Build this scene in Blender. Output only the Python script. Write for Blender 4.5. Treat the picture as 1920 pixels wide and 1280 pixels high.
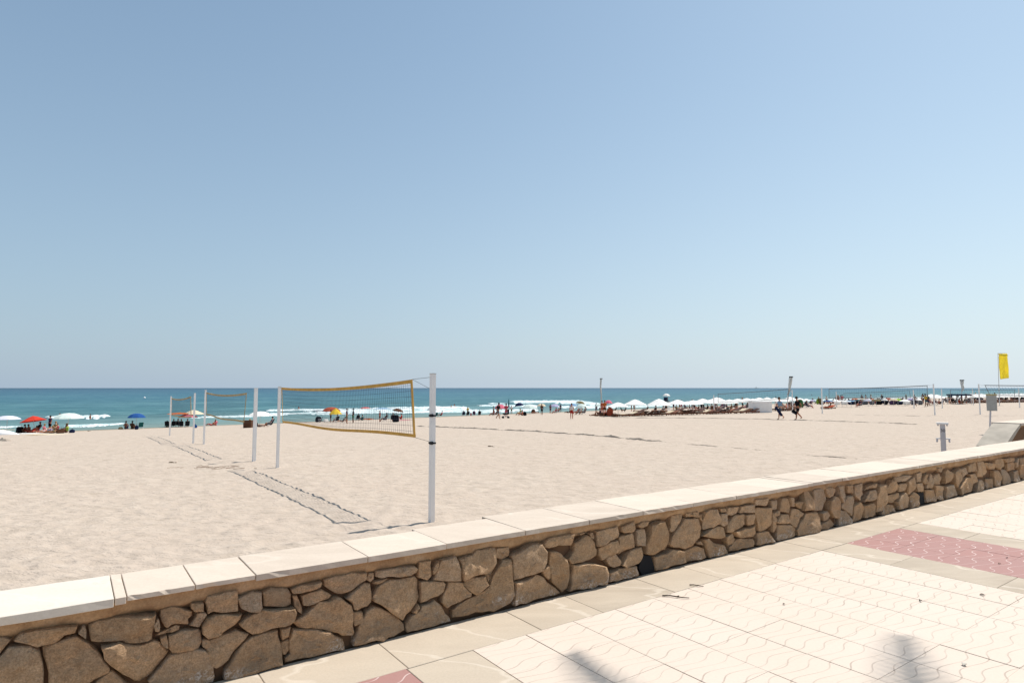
import bpy, bmesh, math, random
from mathutils import Vector, noise, Matrix
for o in list(bpy.data.objects): bpy.data.objects.remove(o, do_unlink=True)
scene = bpy.context.scene
COL = scene.collection
R = math.radians
# ------------------------------------------------------------------ camera
F = 1165.0; TH = math.atan(87 / F); CZ = 1.6
cd = bpy.data.cameras.new('camera'); cam = bpy.data.objects.new('camera', cd); COL.objects.link(cam)
cd.sensor_width = 36; cd.lens = F / 1920 * 36; cd.clip_start = 0.05; cd.clip_end = 60000
cam.location = (0, 0, CZ); cam.rotation_euler = (math.pi / 2 + TH, 0, 0)
scene.camera = cam
# ------------------------------------------------------------------ light
SUNH = (0.462, 0.298)                       # metres of horizontal run per metre of height, towards the sun
EL = math.atan(1 / math.hypot(*SUNH)); AZ = math.atan2(SUNH[0], SUNH[1])
w = bpy.data.worlds.new('World'); scene.world = w; w.use_nodes = True
nt = w.node_tree; bg = nt.nodes['Background']
sky = nt.nodes.new('ShaderNodeTexSky'); sky.sky_type = 'NISHITA'; sky.sun_disc = False
sky.sun_elevation = EL; sky.sun_rotation = AZ; sky.altitude = 0
sky.air_density = 1.0; sky.dust_density = 0.9; sky.ozone_density = 1.6
# pale sea haze low in the sky, the same all round, a little brighter on the sun's side
tc = nt.nodes.new('ShaderNodeTexCoord'); sp = nt.nodes.new('ShaderNodeSeparateXYZ'); nt.links.new(tc.outputs['Generated'], sp.inputs[0])
def wm(op, a, b, cl=False):
    o = nt.nodes.new('ShaderNodeMath'); o.operation = op; o.use_clamp = cl
    for i, v in enumerate((a, b)):
        if isinstance(v, (int, float)): o.inputs[i].default_value = v
        elif v is not None: nt.links.new(v, o.inputs[i])
    return o.outputs[0]
up = wm('MAXIMUM', sp.outputs[2], 0.0); hz = wm('EXPONENT', wm('MULTIPLY', up, -2.3), None)
dt = nt.nodes.new('ShaderNodeVectorMath'); dt.operation = 'DOT_PRODUCT'; nt.links.new(tc.outputs['Generated'], dt.inputs[0])
hs = math.hypot(*SUNH); dt.inputs[1].default_value = (SUNH[0] / hs, SUNH[1] / hs, 0)
az = wm('MULTIPLY_ADD', dt.outputs['Value'], .5, False); az.node.inputs[2].default_value = .5
az = wm('POWER', az, 3.0)
def wmix(f, a, b, blend='MIX'):
    o = nt.nodes.new('ShaderNodeMix'); o.data_type = 'RGBA'; o.blend_type = blend
    for sck, v in ((o.inputs[0], f), (o.inputs[6], a), (o.inputs[7], b)):
        if isinstance(v, (int, float, tuple)): sck.default_value = v
        else: nt.links.new(v, sck)
    return o.outputs[2]
gain = wmix(1.0, sky.outputs[0], (.94, 1.06, .98, 1), 'MULTIPLY')
hazec = wmix(az, (2.6, 3.35, 4.3, 1), (5.1, 5.75, 6.35, 1))
nt.links.new(wmix(wm('MULTIPLY', hz, .92), gain, hazec), bg.inputs[0]); bg.inputs[1].default_value = 0.10
sl = bpy.data.lights.new('sun', 'SUN'); sl.energy = 3.9; sl.angle = R(0.53); sl.color = (1.0, 0.96, 0.90)
so = bpy.data.objects.new('sun', sl); COL.objects.link(so)
so.rotation_euler = Vector((SUNH[0], SUNH[1], 1)).to_track_quat('Z', 'Y').to_euler()
scene.view_settings.view_transform = 'Standard'; scene.view_settings.look = 'None'
scene.view_settings.exposure = 0.5; scene.view_settings.gamma = 1; scene.view_settings.use_curve_mapping = False
scene.render.engine = 'CYCLES'
try: scene.cycles.use_denoising = True
except Exception: pass

# ------------------------------------------------------------------ geometry of the place
PW = [(-400, -.5), (-60, -.52), (0, -.60), (9, -.70), (20, -.90), (33, -1.14), (45, -1.45), (55, -1.95), (67, -2.55), (80, -3.15), (94.6, -3.72), (110, -4.6), (160, -8), (400, -9)]
SEA = -3.7
def wof(X, Y): return -.678 * X + .735 * Y
def uof(X, Y): return .735 * X + .678 * Y
def uw(u, w_): return (.735 * u - .678 * w_, .678 * u + .735 * w_)
def sz(X, Y):
    q = wof(X, Y)
    for (a, b), (c, d) in zip(PW, PW[1:]):
        if q <= c: return b + (d - b) * (q - a) / (c - a)
    return -9
def ray(x, y):
    v = y - 640
    return (x - 960, F * math.cos(TH) + v * math.sin(TH), F * math.sin(TH) - v * math.cos(TH))
def at(x, y, z=0.):
    a = ray(x, y); t = (z - CZ) / a[2]; return a[0] * t, a[1] * t
def atD(x, y, D):
    a = ray(x, y); t = D / a[1]; return Vector((a[0] * t, a[1] * t, CZ + a[2] * t))
def hit(x, y):
    lo, hi = 3., 900.
    a = ray(x, y)
    t = lo
    while t < hi:
        X = a[0] / a[1] * t; z = CZ + a[2] / a[1] * t
        if z < sz(X, t): break
        t *= 1.01
    l2, h2 = t / 1.01, t
    for i in range(25):
        m = (l2 + h2) / 2
        if CZ + a[2] / a[1] * m < sz(a[0] / a[1] * m, m): h2 = m
        else: l2 = m
    X = a[0] / a[1] * l2
    return Vector((X, l2, sz(X, l2)))
LW = math.hypot(1650, F / math.cos(TH)); D1 = (1650 / LW, F / math.cos(TH) / LW); NN = (-D1[1], D1[0])
WANG = math.atan2(D1[1], D1[0])
def sq(s, q, z=0.): return Vector((D1[0] * s + NN[0] * q, D1[1] * s + NN[1] * q, z))
def face(x, y, q0=3.79):
    a = ray(x, y); den = a[0] * NN[0] + a[1] * NN[1]; t = q0 / den
    return (a[0] * t * D1[0] + a[1] * t * D1[1], CZ + a[2] * t)
def project(P):
    ct, s = math.cos(TH), math.sin(TH); Z = P[2] - CZ
    f = P[1] * ct + Z * s; u = -P[1] * s + Z * ct
    return 960 + F * P[0] / f, 640 - F * u / f

# ------------------------------------------------------------------ materials
def lin(r, g, b):
    f = lambda c: (c / 255 / 12.92) if c / 255 <= .04045 else ((c / 255 + .055) / 1.055) ** 2.4
    return (f(r), f(g), f(b), 1)
class NT:
    def __init__(s, name):
        s.m = bpy.data.materials.new(name); s.m.use_nodes = True; s.t = s.m.node_tree; s.b = s.t.nodes['Principled BSDF']
    def n(s, typ, **k):
        o = s.t.nodes.new(typ)
        for a, v in k.items(): setattr(o, a, v)
        return o
    def l(s, a, b): s.t.links.new(a, b)
    def math(s, op, a, b=None, c=None):
        o = s.n('ShaderNodeMath', operation=op)
        for i, v in enumerate((a, b, c)):
            if v is None: continue
            if isinstance(v, (int, float)): o.inputs[i].default_value = v
            else: s.l(v, o.inputs[i])
        return o.outputs[0]
    def noise(s, vec, scale, detail=3, rough=.55, dist=0):
        o = s.n('ShaderNodeTexNoise'); o.inputs['Scale'].default_value = scale; o.inputs['Detail'].default_value = detail
        o.inputs['Roughness'].default_value = rough; o.inputs['Distortion'].default_value = dist
        if vec is not None: s.l(vec, o.inputs['Vector'])
        return o.outputs[0]
    def ramp(s, fac, stops):
        o = s.n('ShaderNodeValToRGB'); s.l(fac, o.inputs[0]); e = o.color_ramp.elements
        while len(e) < len(stops): e.new(.5)
        for i, (p, c) in enumerate(stops): e[i].position = p; e[i].color = c
        return o.outputs[0]
    def mix(s, fac, a, b, blend='MIX'):
        o = s.n('ShaderNodeMix', data_type='RGBA', blend_type=blend)
        for sock, v in ((o.inputs[0], fac), (o.inputs[6], a), (o.inputs[7], b)):
            if isinstance(v, (int, float)): sock.default_value = v
            elif isinstance(v, tuple): sock.default_value = v
            else: s.l(v, sock)
        return o.outputs[2]
    def maprange(s, v, a, b, c=0, d=1):
        o = s.n('ShaderNodeMapRange'); s.l(v, o.inputs[0])
        for i, x in enumerate((a, b, c, d)): o.inputs[i + 1].default_value = x
        return o.outputs[0]
    def bump(s, h, strength, dist):
        o = s.n('ShaderNodeBump'); s.l(h, o.inputs['Height']); o.inputs['Strength'].default_value = strength; o.inputs['Distance'].default_value = dist
        return o
    def pos(s): return s.n('ShaderNodeNewGeometry').outputs['Position']
    def rot(s, vec, ang, scale=(1, 1, 1)):
        o = s.n('ShaderNodeMapping'); s.l(vec, o.inputs[0]); o.inputs['Rotation'].default_value = (0, 0, ang); o.inputs['Scale'].default_value = scale
        return o.outputs[0]
    def rnd(s): return s.n('ShaderNodeObjectInfo').outputs['Random']
def g4(v): return (v, v, v, 1)
MATS = {}
def plain(name, rgb, rough=.7, var=.12, scale=8, metal=0, spec=.3, sub=0):
    key = (name,)
    if name in MATS: return MATS[name]
    M = NT(name); tc = M.n('ShaderNodeTexCoord').outputs['Object']
    nz = M.noise(tc, scale, 4)
    c = lin(*rgb)
    a = tuple(min(1, x * (1 - var)) for x in c[:3]) + (1,); b = tuple(min(1, x * (1 + var)) for x in c[:3]) + (1,)
    M.l(M.ramp(nz, [(.3, a), (.7, b)]), M.b.inputs['Base Color'])
    M.b.inputs['Roughness'].default_value = rough; M.b.inputs['Metallic'].default_value = metal
    M.b.inputs['Specular IOR Level'].default_value = spec
    MATS[name] = M.m
    return M.m
# sand
M = NT('sand'); p = M.pos()
big = M.noise(p, .35, 4); mid = M.noise(M.rot(p, .3, (1, 1.6, 1)), 2.6, 4, .6); fine = M.noise(p, 60, 3, .7); lump = M.noise(M.rot(p, .5, (1, 1.8, 1)), 6.5, 3, .6)
c = M.ramp(mid, [(.25, lin(166, 152, 137)), (.5, lin(181, 166, 151)), (.75, lin(190, 176, 161))])
c = M.mix(M.maprange(big, .35, .7, 0, .35), c, lin(180, 163, 148))
c = M.mix(M.maprange(fine, .3, .7, 0, .22), c, lin(152, 137, 123))
# damp sand towards the waterline (distance from the shoreline)
sep = M.n('ShaderNodeSeparateXYZ'); M.l(p, sep.inputs[0])
wv = M.math('ADD', M.math('MULTIPLY', sep.outputs[0], -.678), M.math('MULTIPLY', sep.outputs[1], .735))
wv = M.math('ADD', wv, M.math('MULTIPLY', big, 3.0))
c = M.mix(M.maprange(wv, 89.5, 93.5, 0, .8), c, lin(128, 112, 92))
M.l(c, M.b.inputs['Base Color']); M.b.inputs['Roughness'].default_value = .95; M.b.inputs['Specular IOR Level'].default_value = .15
b1 = M.bump(fine, .3, .005); b2 = M.bump(lump, .75, .055); b3 = M.bump(mid, .5, .10)
M.l(b1.outputs[0], b2.inputs['Normal']); M.l(b2.outputs[0], b3.inputs['Normal']); M.l(b3.outputs[0], M.b.inputs['Normal'])
SAND = M.m
M = NT('sand_ridge'); p = M.pos()
M.l(M.ramp(M.noise(p, 3, 4), [(.3, lin(140, 126, 112)), (.7, lin(164, 151, 136))]), M.b.inputs['Base Color']); M.b.inputs['Roughness'].default_value = .95
SANDR = M.m
# sea
M = NT('sea_water'); p = M.pos(); sep = M.n('ShaderNodeSeparateXYZ'); M.l(p, sep.inputs[0])
wv = M.math('ADD', M.math('MULTIPLY', sep.outputs[0], -.678), M.math('MULTIPLY', sep.outputs[1], .735))
pr = M.rot(p, -.745)
pr2 = M.n('ShaderNodeMapping'); M.l(pr, pr2.inputs[0]); pr2.inputs['Scale'].default_value = (.35, 1.0, 1)
n1 = M.noise(pr2.outputs[0], .035, 5, .6); n2 = M.noise(pr2.outputs[0], .35, 4, .6); n3 = M.noise(p, 1.6, 4, .6)
lw = M.math('LOGARITHM', M.math('MAXIMUM', M.math('ADD', wv, -60), 5), 10)
lw = M.math('ADD', lw, M.math('MULTIPLY', M.math('SUBTRACT', n1, .5), .35))
c = M.ramp(M.maprange(lw, 1.5, 4.0), [(0, lin(116, 130, 120)), (.08, lin(94, 120, 118)), (.20, lin(58, 100, 106)), (.42, lin(48, 92, 108)), (.62, lin(42, 80, 102)), (1, lin(32, 56, 80))])
sm_ = M.n('ShaderNodeMapping'); M.l(pr, sm_.inputs[0]); sm_.inputs['Scale'].default_value = (.12, 1, 1); n6 = M.noise(sm_.outputs[0], .085, 6, .68)
c = M.mix(M.maprange(n6, .42, .30, 0, .5), c, lin(30, 72, 80))
c = M.mix(M.maprange(n6, .54, .70, 0, .5), c, lin(112, 152, 152))
c = M.mix(M.maprange(n2, .50, .72, 0, .45), c, lin(104, 140, 142))
c = M.mix(M.maprange(n2, .30, .48, .45, 0), c, lin(26, 62, 70))
M.l(c, M.b.inputs['Base Color']); M.b.inputs['Roughness'].default_value = .42; M.b.inputs['IOR'].default_value = 1.33; M.b.inputs['Specular IOR Level'].default_value = .22
b1 = M.bump(n3, .5, .25); b2 = M.bump(n2, .8, .9); M.l(b1.outputs[0], b2.inputs['Normal']); M.l(b2.outputs[0], M.b.inputs['Normal'])
WATER = M.m
M = NT('foam'); p = M.pos(); n1 = M.noise(p, .45, 5, .65, .4)
M.l(M.ramp(n1, [(.36, lin(150, 178, 178)), (.5, lin(198, 210, 210)), (.62, lin(222, 226, 226))]), M.b.inputs['Base Color']); M.b.inputs['Roughness'].default_value = .8
n5 = M.noise(M.rot(p, -.745, (.5, 1, 1)), .9, 5, .7, .6); tr = M.n('ShaderNodeBsdfTransparent'); mx = M.n('ShaderNodeMixShader'); M.l(M.maprange(n5, .36, .46), mx.inputs[0]); M.l(tr.outputs[0], mx.inputs[1]); M.l(M.b.outputs[0], mx.inputs[2])
M.l(mx.outputs[0], M.t.nodes['Material Output'].inputs[0])
FOAM = M.m
# wall stone
M = NT('brown_stone'); tc = M.n('ShaderNodeTexCoord').outputs['Object']; p = M.pos(); r = M.rnd()
base = M.ramp(r, [(0, lin(204, 170, 134)), (.18, lin(224, 188, 150)), (.36, lin(238, 200, 160)), (.5, lin(214, 178, 142)), (.66, lin(232, 192, 150)), (.8, lin(210, 188, 162)), (1, lin(242, 206, 168))])
n1 = M.noise(p, 9, 5, .65, .6); n2 = M.noise(p, 120, 3, .7); n3 = M.noise(p, 32, 4, .6, .5)
c = M.mix(M.maprange(n1, .35, .7, 0, .55), base, lin(176, 140, 104))
c = M.mix(M.maprange(n3, .52, .72, 0, .45), c, lin(220, 188, 150))
c = M.mix(M.maprange(n2, .35, .65, 0, .38), c, lin(132, 104, 80))
sep = M.n('ShaderNodeSeparateXYZ'); M.l(p, sep.inputs[0]); z = sep.outputs[2]
# greyer, darker tone towards the foot of the wall, and salt bloom
foot = M.math('ADD', z, M.math('MULTIPLY', M.math('SUBTRACT', n1, .5), .25))
c = M.mix(M.maprange(foot, .05, .16, .55, 0), c, lin(140, 124, 108))
salt = M.math('MULTIPLY', M.maprange(M.noise(p, 38, 6, .75, 1.2), .50, .56), M.math('MULTIPLY', M.maprange(M.noise(p, 2.6, 2), .48, .56), M.maprange(foot, .03, .10, 1, 0)))
c = M.mix(salt, c, lin(226, 216, 206))
M.l(c, M.b.inputs['Base Color']); M.b.inputs['Roughness'].default_value = .9; M.b.inputs['Specular IOR Level'].default_value = .15
n4 = M.noise(p, 22, 8, .76, .8)
c = M.mix(M.maprange(M.noise(p, 60, 5, .8), .42, .60, 0, .38), c, lin(150, 116, 84))
c = M.mix(M.maprange(M.noise(p, 4, 3, .6, 1), .56, .68, 0, .25), c, lin(176, 160, 140))
M.l(c, M.b.inputs['Base Color'])
b1 = M.bump(n2, .6, .005); b2 = M.bump(n4, 1.0, .032); b3 = M.bump(n1, .6, .035); M.l(b1.outputs[0], b2.inputs['Normal']); M.l(b2.outputs[0], b3.inputs['Normal']); M.l(b3.outputs[0], M.b.inputs['Normal'])
STONE = M.m
M = NT('mortar'); p = M.pos(); n1 = M.noise(p, 7, 5, .65, .5); n2 = M.noise(p, 90, 3, .7)
c = M.ramp(n1, [(.3, lin(158, 124, 92)), (.5, lin(182, 148, 112)), (.7, lin(198, 166, 132))])
c = M.mix(M.maprange(n2, .35, .65, 0, .3), c, lin(96, 72, 50))
sep = M.n('ShaderNodeSeparateXYZ'); M.l(p, sep.inputs[0])
c = M.mix(M.maprange(sep.outputs[2], .40, .45, 1, 0), c, lin(120, 92, 70))
M.l(c, M.b.inputs['Base Color']); M.b.inputs['Roughness'].default_value = .95; M.b.inputs['Specular IOR Level'].default_value = .1
b1 = M.bump(n2, .5, .004); b2 = M.bump(n1, .5, .02); M.l(b1.outputs[0], b2.inputs['Normal']); M.l(b2.outputs[0], M.b.inputs['Normal'])
MORTAR = M.m
# limestone cap and kerb slabs
def lime(name, lo, hi, vein, amt):
    M = NT(name); p = M.pos(); r = M.rnd()
    off = M.n('ShaderNodeVectorMath', operation='ADD'); M.l(p, off.inputs[0]); cb = M.n('ShaderNodeCombineXYZ'); M.l(M.math('MULTIPLY', r, 40), cb.inputs[0]); M.l(M.math('MULTIPLY', r, 17), cb.inputs[1]); M.l(cb.outputs[0], off.inputs[1])
    pp = M.rot(off.outputs[0], -WANG + .25, (.6, 1.7, 1))
    n1 = M.noise(pp, 2.2, 5, .6, 1.1); n2 = M.noise(p, 70, 3, .7)
    c = M.ramp(n1, [(.3, lin(*lo)), (.7, lin(*hi))])
    c = M.mix(M.maprange(r, 0, 1, 0, .55), c, lin(*[min(255, x * 1.06) for x in hi]))
    wv = M.n('ShaderNodeTexWave'); M.l(pp, wv.inputs[0]); wv.inputs['Scale'].default_value = .55; wv.inputs['Distortion'].default_value = 9; wv.inputs['Detail'].default_value = 4; wv.inputs['Detail Scale'].default_value = 1.4
    v = M.maprange(wv.outputs[1], .985, 1.0, 0, amt)
    c = M.mix(v, c, lin(*vein))
    c = M.mix(M.maprange(n2, .4, .7, 0, .16), c, lin(*[x * .8 for x in lo]))
    st = M.maprange(M.noise(p, 5, 5, .7, .5), .62, .75, 0, .25)
    c = M.mix(st, c, lin(150, 132, 112))
    M.l(c, M.b.inputs['Base Color']); M.b.inputs['Roughness'].default_value = .75; M.b.inputs['Specular IOR Level'].default_value = .25
    b = M.bump(n2, .25, .003); M.l(b.outputs[0], M.b.inputs['Normal'])
    return M.m
CAPM = lime('cap_limestone', (184, 169, 153), (200, 185, 169), (216, 203, 188), .3)
CAPW = lime('cap_white_concrete', (188, 178, 165), (204, 194, 181), (220, 212, 202), .2)
KERB = lime('beige_limestone', (162, 148, 131), (181, 167, 149), (206, 194, 178), .5)
# patterned tiles: wavy grooves
def tile(name, col, groove, amt, dirt, k, amp=.034, sp_q=.10125, brk_=(.36, .62, .25)):
    M = NT(name); p = M.pos(); r = M.rnd()
    pr = M.rot(p, -WANG); sp = M.n('ShaderNodeSeparateXYZ'); M.l(pr, sp.inputs[0]); s_, q_ = sp.outputs[0], sp.outputs[1]
    s2 = M.math('SUBTRACT', s_, 2.08); q2 = M.math('SUBTRACT', q_, 3.36)
    s3 = M.math('ADD', s2, M.math('MULTIPLY', q2, 1.0))
    wob = M.math('MULTIPLY', M.math('SINE', M.math('MULTIPLY', s3, 2 * math.pi / .405)), amp)
    ph = M.math('DIVIDE', M.math('ADD', q2, wob), sp_q)
    fr = M.math('FRACT', M.math('ADD', ph, 1000)); tri = M.math('ABSOLUTE', M.math('SUBTRACT', fr, .5))
    line = M.maprange(tri, .5 - .0042 / sp_q, .5 - .0018 / sp_q)          # 1 in the groove
    brk = M.maprange(M.noise(p, 2.6, 5, .7), brk_[0], brk_[1], brk_[2], 1)
    n1 = M.noise(p, 1.4, 4, .6); n2 = M.noise(p, 50, 3, .7); n3 = M.noise(p, 14, 5, .7)
    c = M.mix(M.maprange(n1, .3, .75, 0, .5), lin(*col), lin(*dirt))
    c = M.mix(M.maprange(r, 0, 1, 0, .25), c, lin(*dirt))
    c = M.mix(M.maprange(n2, .4, .7, 0, .18), c, lin(*[x * .86 for x in col]))
    c = M.mix(M.maprange(n3, .64, .76, 0, .18), c, lin(150, 120, 100))
    c = M.mix(M.math('MULTIPLY', M.math('MULTIPLY', line, brk), amt), c, lin(*groove))
    M.l(c, M.b.inputs['Base Color']); M.b.inputs['Roughness'].default_value = .7; M.b.inputs['Specular IOR Level'].default_value = .25
    b = M.bump(M.math('MULTIPLY', line, -1), k, .004); b0 = M.bump(n2, .2, .002); M.l(b0.outputs[0], b.inputs['Normal']); M.l(b.outputs[0], M.b.inputs['Normal'])
    return M.m
CREAM = tile('cream_tile', (204, 189, 175), (122, 102, 88), .52, (197, 179, 161), .4, .024, .081, (.40, .66, .15))
RED = tile('red_tile', (160, 118, 110), (216, 198, 190), .9, (154, 124, 119), .5)
GROUT = plain('grout', (138, 120, 104), .95, .2, 20)
WHITEP = plain('white_paint', (238, 235, 232), .45, .05, 3, spec=.4)
BLACK = plain('black_webbing', (34, 34, 38), .8)
OCHRE = plain('ochre_tape', (206, 158, 76), .8, .18, 5)
OCHRED = plain('dull_ochre_tape', (176, 150, 104), .8, .2, 5)
CORD = plain('net_cord', (52, 60, 74), .9)
ROPE = plain('rope', (96, 98, 96), .9)
STEEL = plain('painted_steel', (200, 196, 198), .5, .08, 6)
GREYP = plain('grey_board', (172, 172, 166), .7, .1)
CONC = plain('concrete', (172, 162, 148), .9, .14, 3)
WOOD = plain('brown_wood', (112, 66, 44), .7, .2, 4)
WOODD = plain('dark_wood', (74, 46, 36), .75, .2, 4)
DARK = plain('drain_stone_black', (26, 26, 30), .9)
POLEM = plain('pole_white', (206, 206, 204), .5)
def cloth(name, rgb):
    new = 'cloth_' + name not in MATS
    m_ = plain('cloth_' + name, rgb, .9, .06, 3, spec=.1)
    if new:
        t_ = m_.node_tree; tl = t_.nodes.new('ShaderNodeBsdfTranslucent'); mx = t_.nodes.new('ShaderNodeMixShader'); b_ = t_.nodes['Principled BSDF']
        t_.links.new(b_.inputs['Base Color'].links[0].from_socket, tl.inputs[0]); mx.inputs[0].default_value = .6 if name == 'flag_yellow' else .35
        t_.links.new(b_.outputs[0], mx.inputs[1]); t_.links.new(tl.outputs[0], mx.inputs[2]); t_.links.new(mx.outputs[0], t_.nodes['Material Output'].inputs[0])
    return m_
def skinm(name, rgb): return plain('skin_' + name, rgb, .6, .05, 5)
SK = [skinm('tan', (168, 112, 84)), skinm('pale', (206, 160, 134)), skinm('brown', (116, 74, 54)), skinm('sunburnt', (186, 112, 88))]
HAIR = [plain('hair_black', (30, 24, 24), .7), plain('hair_brown', (66, 46, 34), .7), plain('hair_fair', (150, 118, 76), .7)]

# ------------------------------------------------------------------ object helpers
def link(o, parent=None):
    COL.objects.link(o)
    if parent is not None: o.parent = parent
    return o
def mesh_obj(name, verts, faces, mat, parent=None, smooth=False):
    me = bpy.data.meshes.new(name); me.from_pydata([tuple(v) for v in verts], [], faces); me.update()
    if smooth: me.polygons.foreach_set('use_smooth', [True] * len(me.polygons))
    if mat: me.materials.append(mat)
    return link(bpy.data.objects.new(name, me), parent)
class MB:
    def __init__(s): s.v = []; s.f = []
    def add(s, vs, fs):
        k = len(s.v); s.v += [tuple(v) for v in vs]; s.f += [tuple(i + k for i in f) for f in fs]; return s
    def box(s, c, d, rz=0, M4=None):
        x, y, z = d[0] / 2, d[1] / 2, d[2] / 2; ca, sa = math.cos(rz), math.sin(rz); vs = []
        for a, b, e in ((-x, -y, -z), (x, -y, -z), (x, y, -z), (-x, y, -z), (-x, -y, z), (x, -y, z), (x, y, z), (-x, y, z)):
            v = Vector((a, b, e))
            if M4: v = M4 @ v
            vs.append((c[0] + v.x * ca - v.y * sa, c[1] + v.x * sa + v.y * ca, c[2] + v.z))
        return s.add(vs, [(0, 3, 2, 1), (4, 5, 6, 7), (0, 1, 5, 4), (1, 2, 6, 5), (2, 3, 7, 6), (3, 0, 4, 7)])
    def tube(s, pts, r, n=6, r2=None, cap=True):
        pts = [Vector(p) for p in pts]; rings = []; r2 = r if r2 is None else r2
        for i, p in enumerate(pts):
            t = (pts[min(i + 1, len(pts) - 1)] - pts[max(i - 1, 0)]).normalized()
            a = t.orthogonal().normalized() if abs(t.z) > .95 else t.cross(Vector((0, 0, 1))).normalized()
            b = t.cross(a); rr = r + (r2 - r) * i / max(1, len(pts) - 1)
            rings.append([p + (a * math.cos(2 * math.pi * k / n) + b * math.sin(2 * math.pi * k / n)) * rr for k in range(n)])
        vs = [v for g in rings for v in g]; fs = []
        for i in range(len(pts) - 1):
            for k in range(n): fs.append((i * n + k, i * n + (k + 1) % n, (i + 1) * n + (k + 1) % n, (i + 1) * n + k))
        if cap: fs.append(tuple(range(n))[::-1]); fs.append(tuple((len(pts) - 1) * n + k for k in range(n)))
        return s.add(vs, fs)
    def sphere(s, c, r, n=10, m=6):
        if not isinstance(r, (tuple, list)): r = (r, r, r)
        vs = [(c[0], c[1], c[2] + r[2])]
        for i in range(1, m):
            a = math.pi * i / m
            for k in range(n):
                b = 2 * math.pi * k / n; vs.append((c[0] + r[0] * math.sin(a) * math.cos(b), c[1] + r[1] * math.sin(a) * math.sin(b), c[2] + r[2] * math.cos(a)))
        vs.append((c[0], c[1], c[2] - r[2])); fs = [(0, 1 + k, 1 + (k + 1) % n) for k in range(n)]
        for i in range(m - 2):
            for k in range(n): fs.append((1 + i * n + k, 1 + (i + 1) * n + k, 1 + (i + 1) * n + (k + 1) % n, 1 + i * n + (k + 1) % n))
        L = len(vs) - 1; fs += [(L, 1 + (m - 2) * n + (k + 1) % n, 1 + (m - 2) * n + k) for k in range(n)]
        return s.add(vs, fs)
    def build(s, name, mat, parent=None, smooth=False):
        return mesh_obj(name, s.v, s.f, mat, parent, smooth)
def tag(o, label=None, cat=None, group=None, kind=None):
    if label: o['label'] = label
    if cat: o['category'] = cat
    if group: o['group'] = group
    if kind: o['kind'] = kind
    return o
def empty(name, loc, rz=0, label=None, cat=None, group=None):
    o = bpy.data.objects.new(name, None); o.empty_display_size = .1; COL.objects.link(o)
    o.location = loc; o.rotation_euler = (0, 0, rz)
    return tag(o, label, cat, group)
def copy_tree(o, parent=None):
    c = o.copy(); COL.objects.link(c)
    for k in ('label', 'group'):
        if parent is None and k in c: del c[k]
    c.parent = parent
    for ch in list(o.children): copy_tree(ch, c)
    return c
rng = random.Random(7)

# ------------------------------------------------------------------ sand sheet
def sand_relief(X, Y, D):
    if D > 70: return 0
    a = noise.noise((X * .55, Y * .7, 0)) * .020
    a += abs(noise.noise((X * 1.9, Y * 2.3, 3))) * .055
    if D < 45: a += noise.noise((X * 4.6, Y * 5.4, 9)) * .026
    return a * (1 if D < 50 else (70 - D) / 20)
def grid_sheet(name, mat, us, vs, fn):
    V = []; Fc = []
    for v in vs:
        for u in us: V.append(fn(u, v))
    n = len(us)
    for j in range(len(vs) - 1):
        for i in range(n - 1): Fc.append((j * n + i, j * n + i + 1, (j + 1) * n + i + 1, (j + 1) * n + i))
    return mesh_obj(name, V, Fc, mat, smooth=True)
# fan of lines of sight is only the sampling density; every vertex is a ground point
us = [-1.45 + 2.9 * i / 420 for i in range(421)]
ds = [3.2]
while ds[-1] < 900: ds.append(ds[-1] * (1.0062 if ds[-1] < 28 else 1.013))
def sandv(u, D):
    X = u * D; Y = D
    s_ = D1[0] * X + D1[1] * Y; q_ = NN[0] * X + NN[1] * Y
    z = sz(X, Y) + sand_relief(X, Y, D)
    return (X, Y, z)
def sandmesh():
    V = []; Fc = []; n = len(us)
    keep = {}
    for j, D in enumerate(ds):
        for i, u in enumerate(us):
            X, Y = u * D, D
            keep[(i, j)] = NN[0] * X + NN[1] * Y > 3.95
            V.append(sandv(u, D))
    for j in range(len(ds) - 1):
        for i in range(n - 1):
            if keep[(i, j + 1)] or keep[(i + 1, j + 1)] or keep[(i, j)]: Fc.append((j * n + i, j * n + i + 1, (j + 1) * n + i + 1, (j + 1) * n + i))
    return mesh_obj('sand', V, Fc, SAND, smooth=True)
tag(sandmesh(), kind='structure')
# ground under and behind everything
gb = MB(); gb.add([(-3000, -3000, -9.4), (3000, -3000, -9.4), (3000, 3000, -9.4), (-3000, 3000, -9.4)], [(0, 1, 2, 3)])
tag(gb.build('seabed', SANDR), kind='structure')

# ------------------------------------------------------------------ sea
def seav(u, wv_):
    X, Y = uw(u, wv_)
    a = 0
    if wv_ < 700:
        k = 1 if wv_ > 130 else max(0, (wv_ - 92) / 38)
        a = .16 * math.sin(wv_ / 2.9 + 2 * noise.noise((u * .02, wv_ * .02, 1))) + .28 * noise.noise((u * .045, wv_ * .16, 4)) + .12 * noise.noise((u * .2, wv_ * .4, 8))
        a *= k * max(0, 1 - wv_ / 700)
    return (X, Y, SEA + a)
wl = [90.]
while wl[-1] < 30000: wl.append(wl[-1] + max(.9, (wl[-1] - 60) * .016))
ul = [0.]
while ul[-1] < 32000: ul.append(ul[-1] + max(3.5, ul[-1] * .03))
ul = [-x for x in reversed(ul[1:])] + ul
tag(grid_sheet('sea', WATER, ul, wl, seav), kind='structure')

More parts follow.
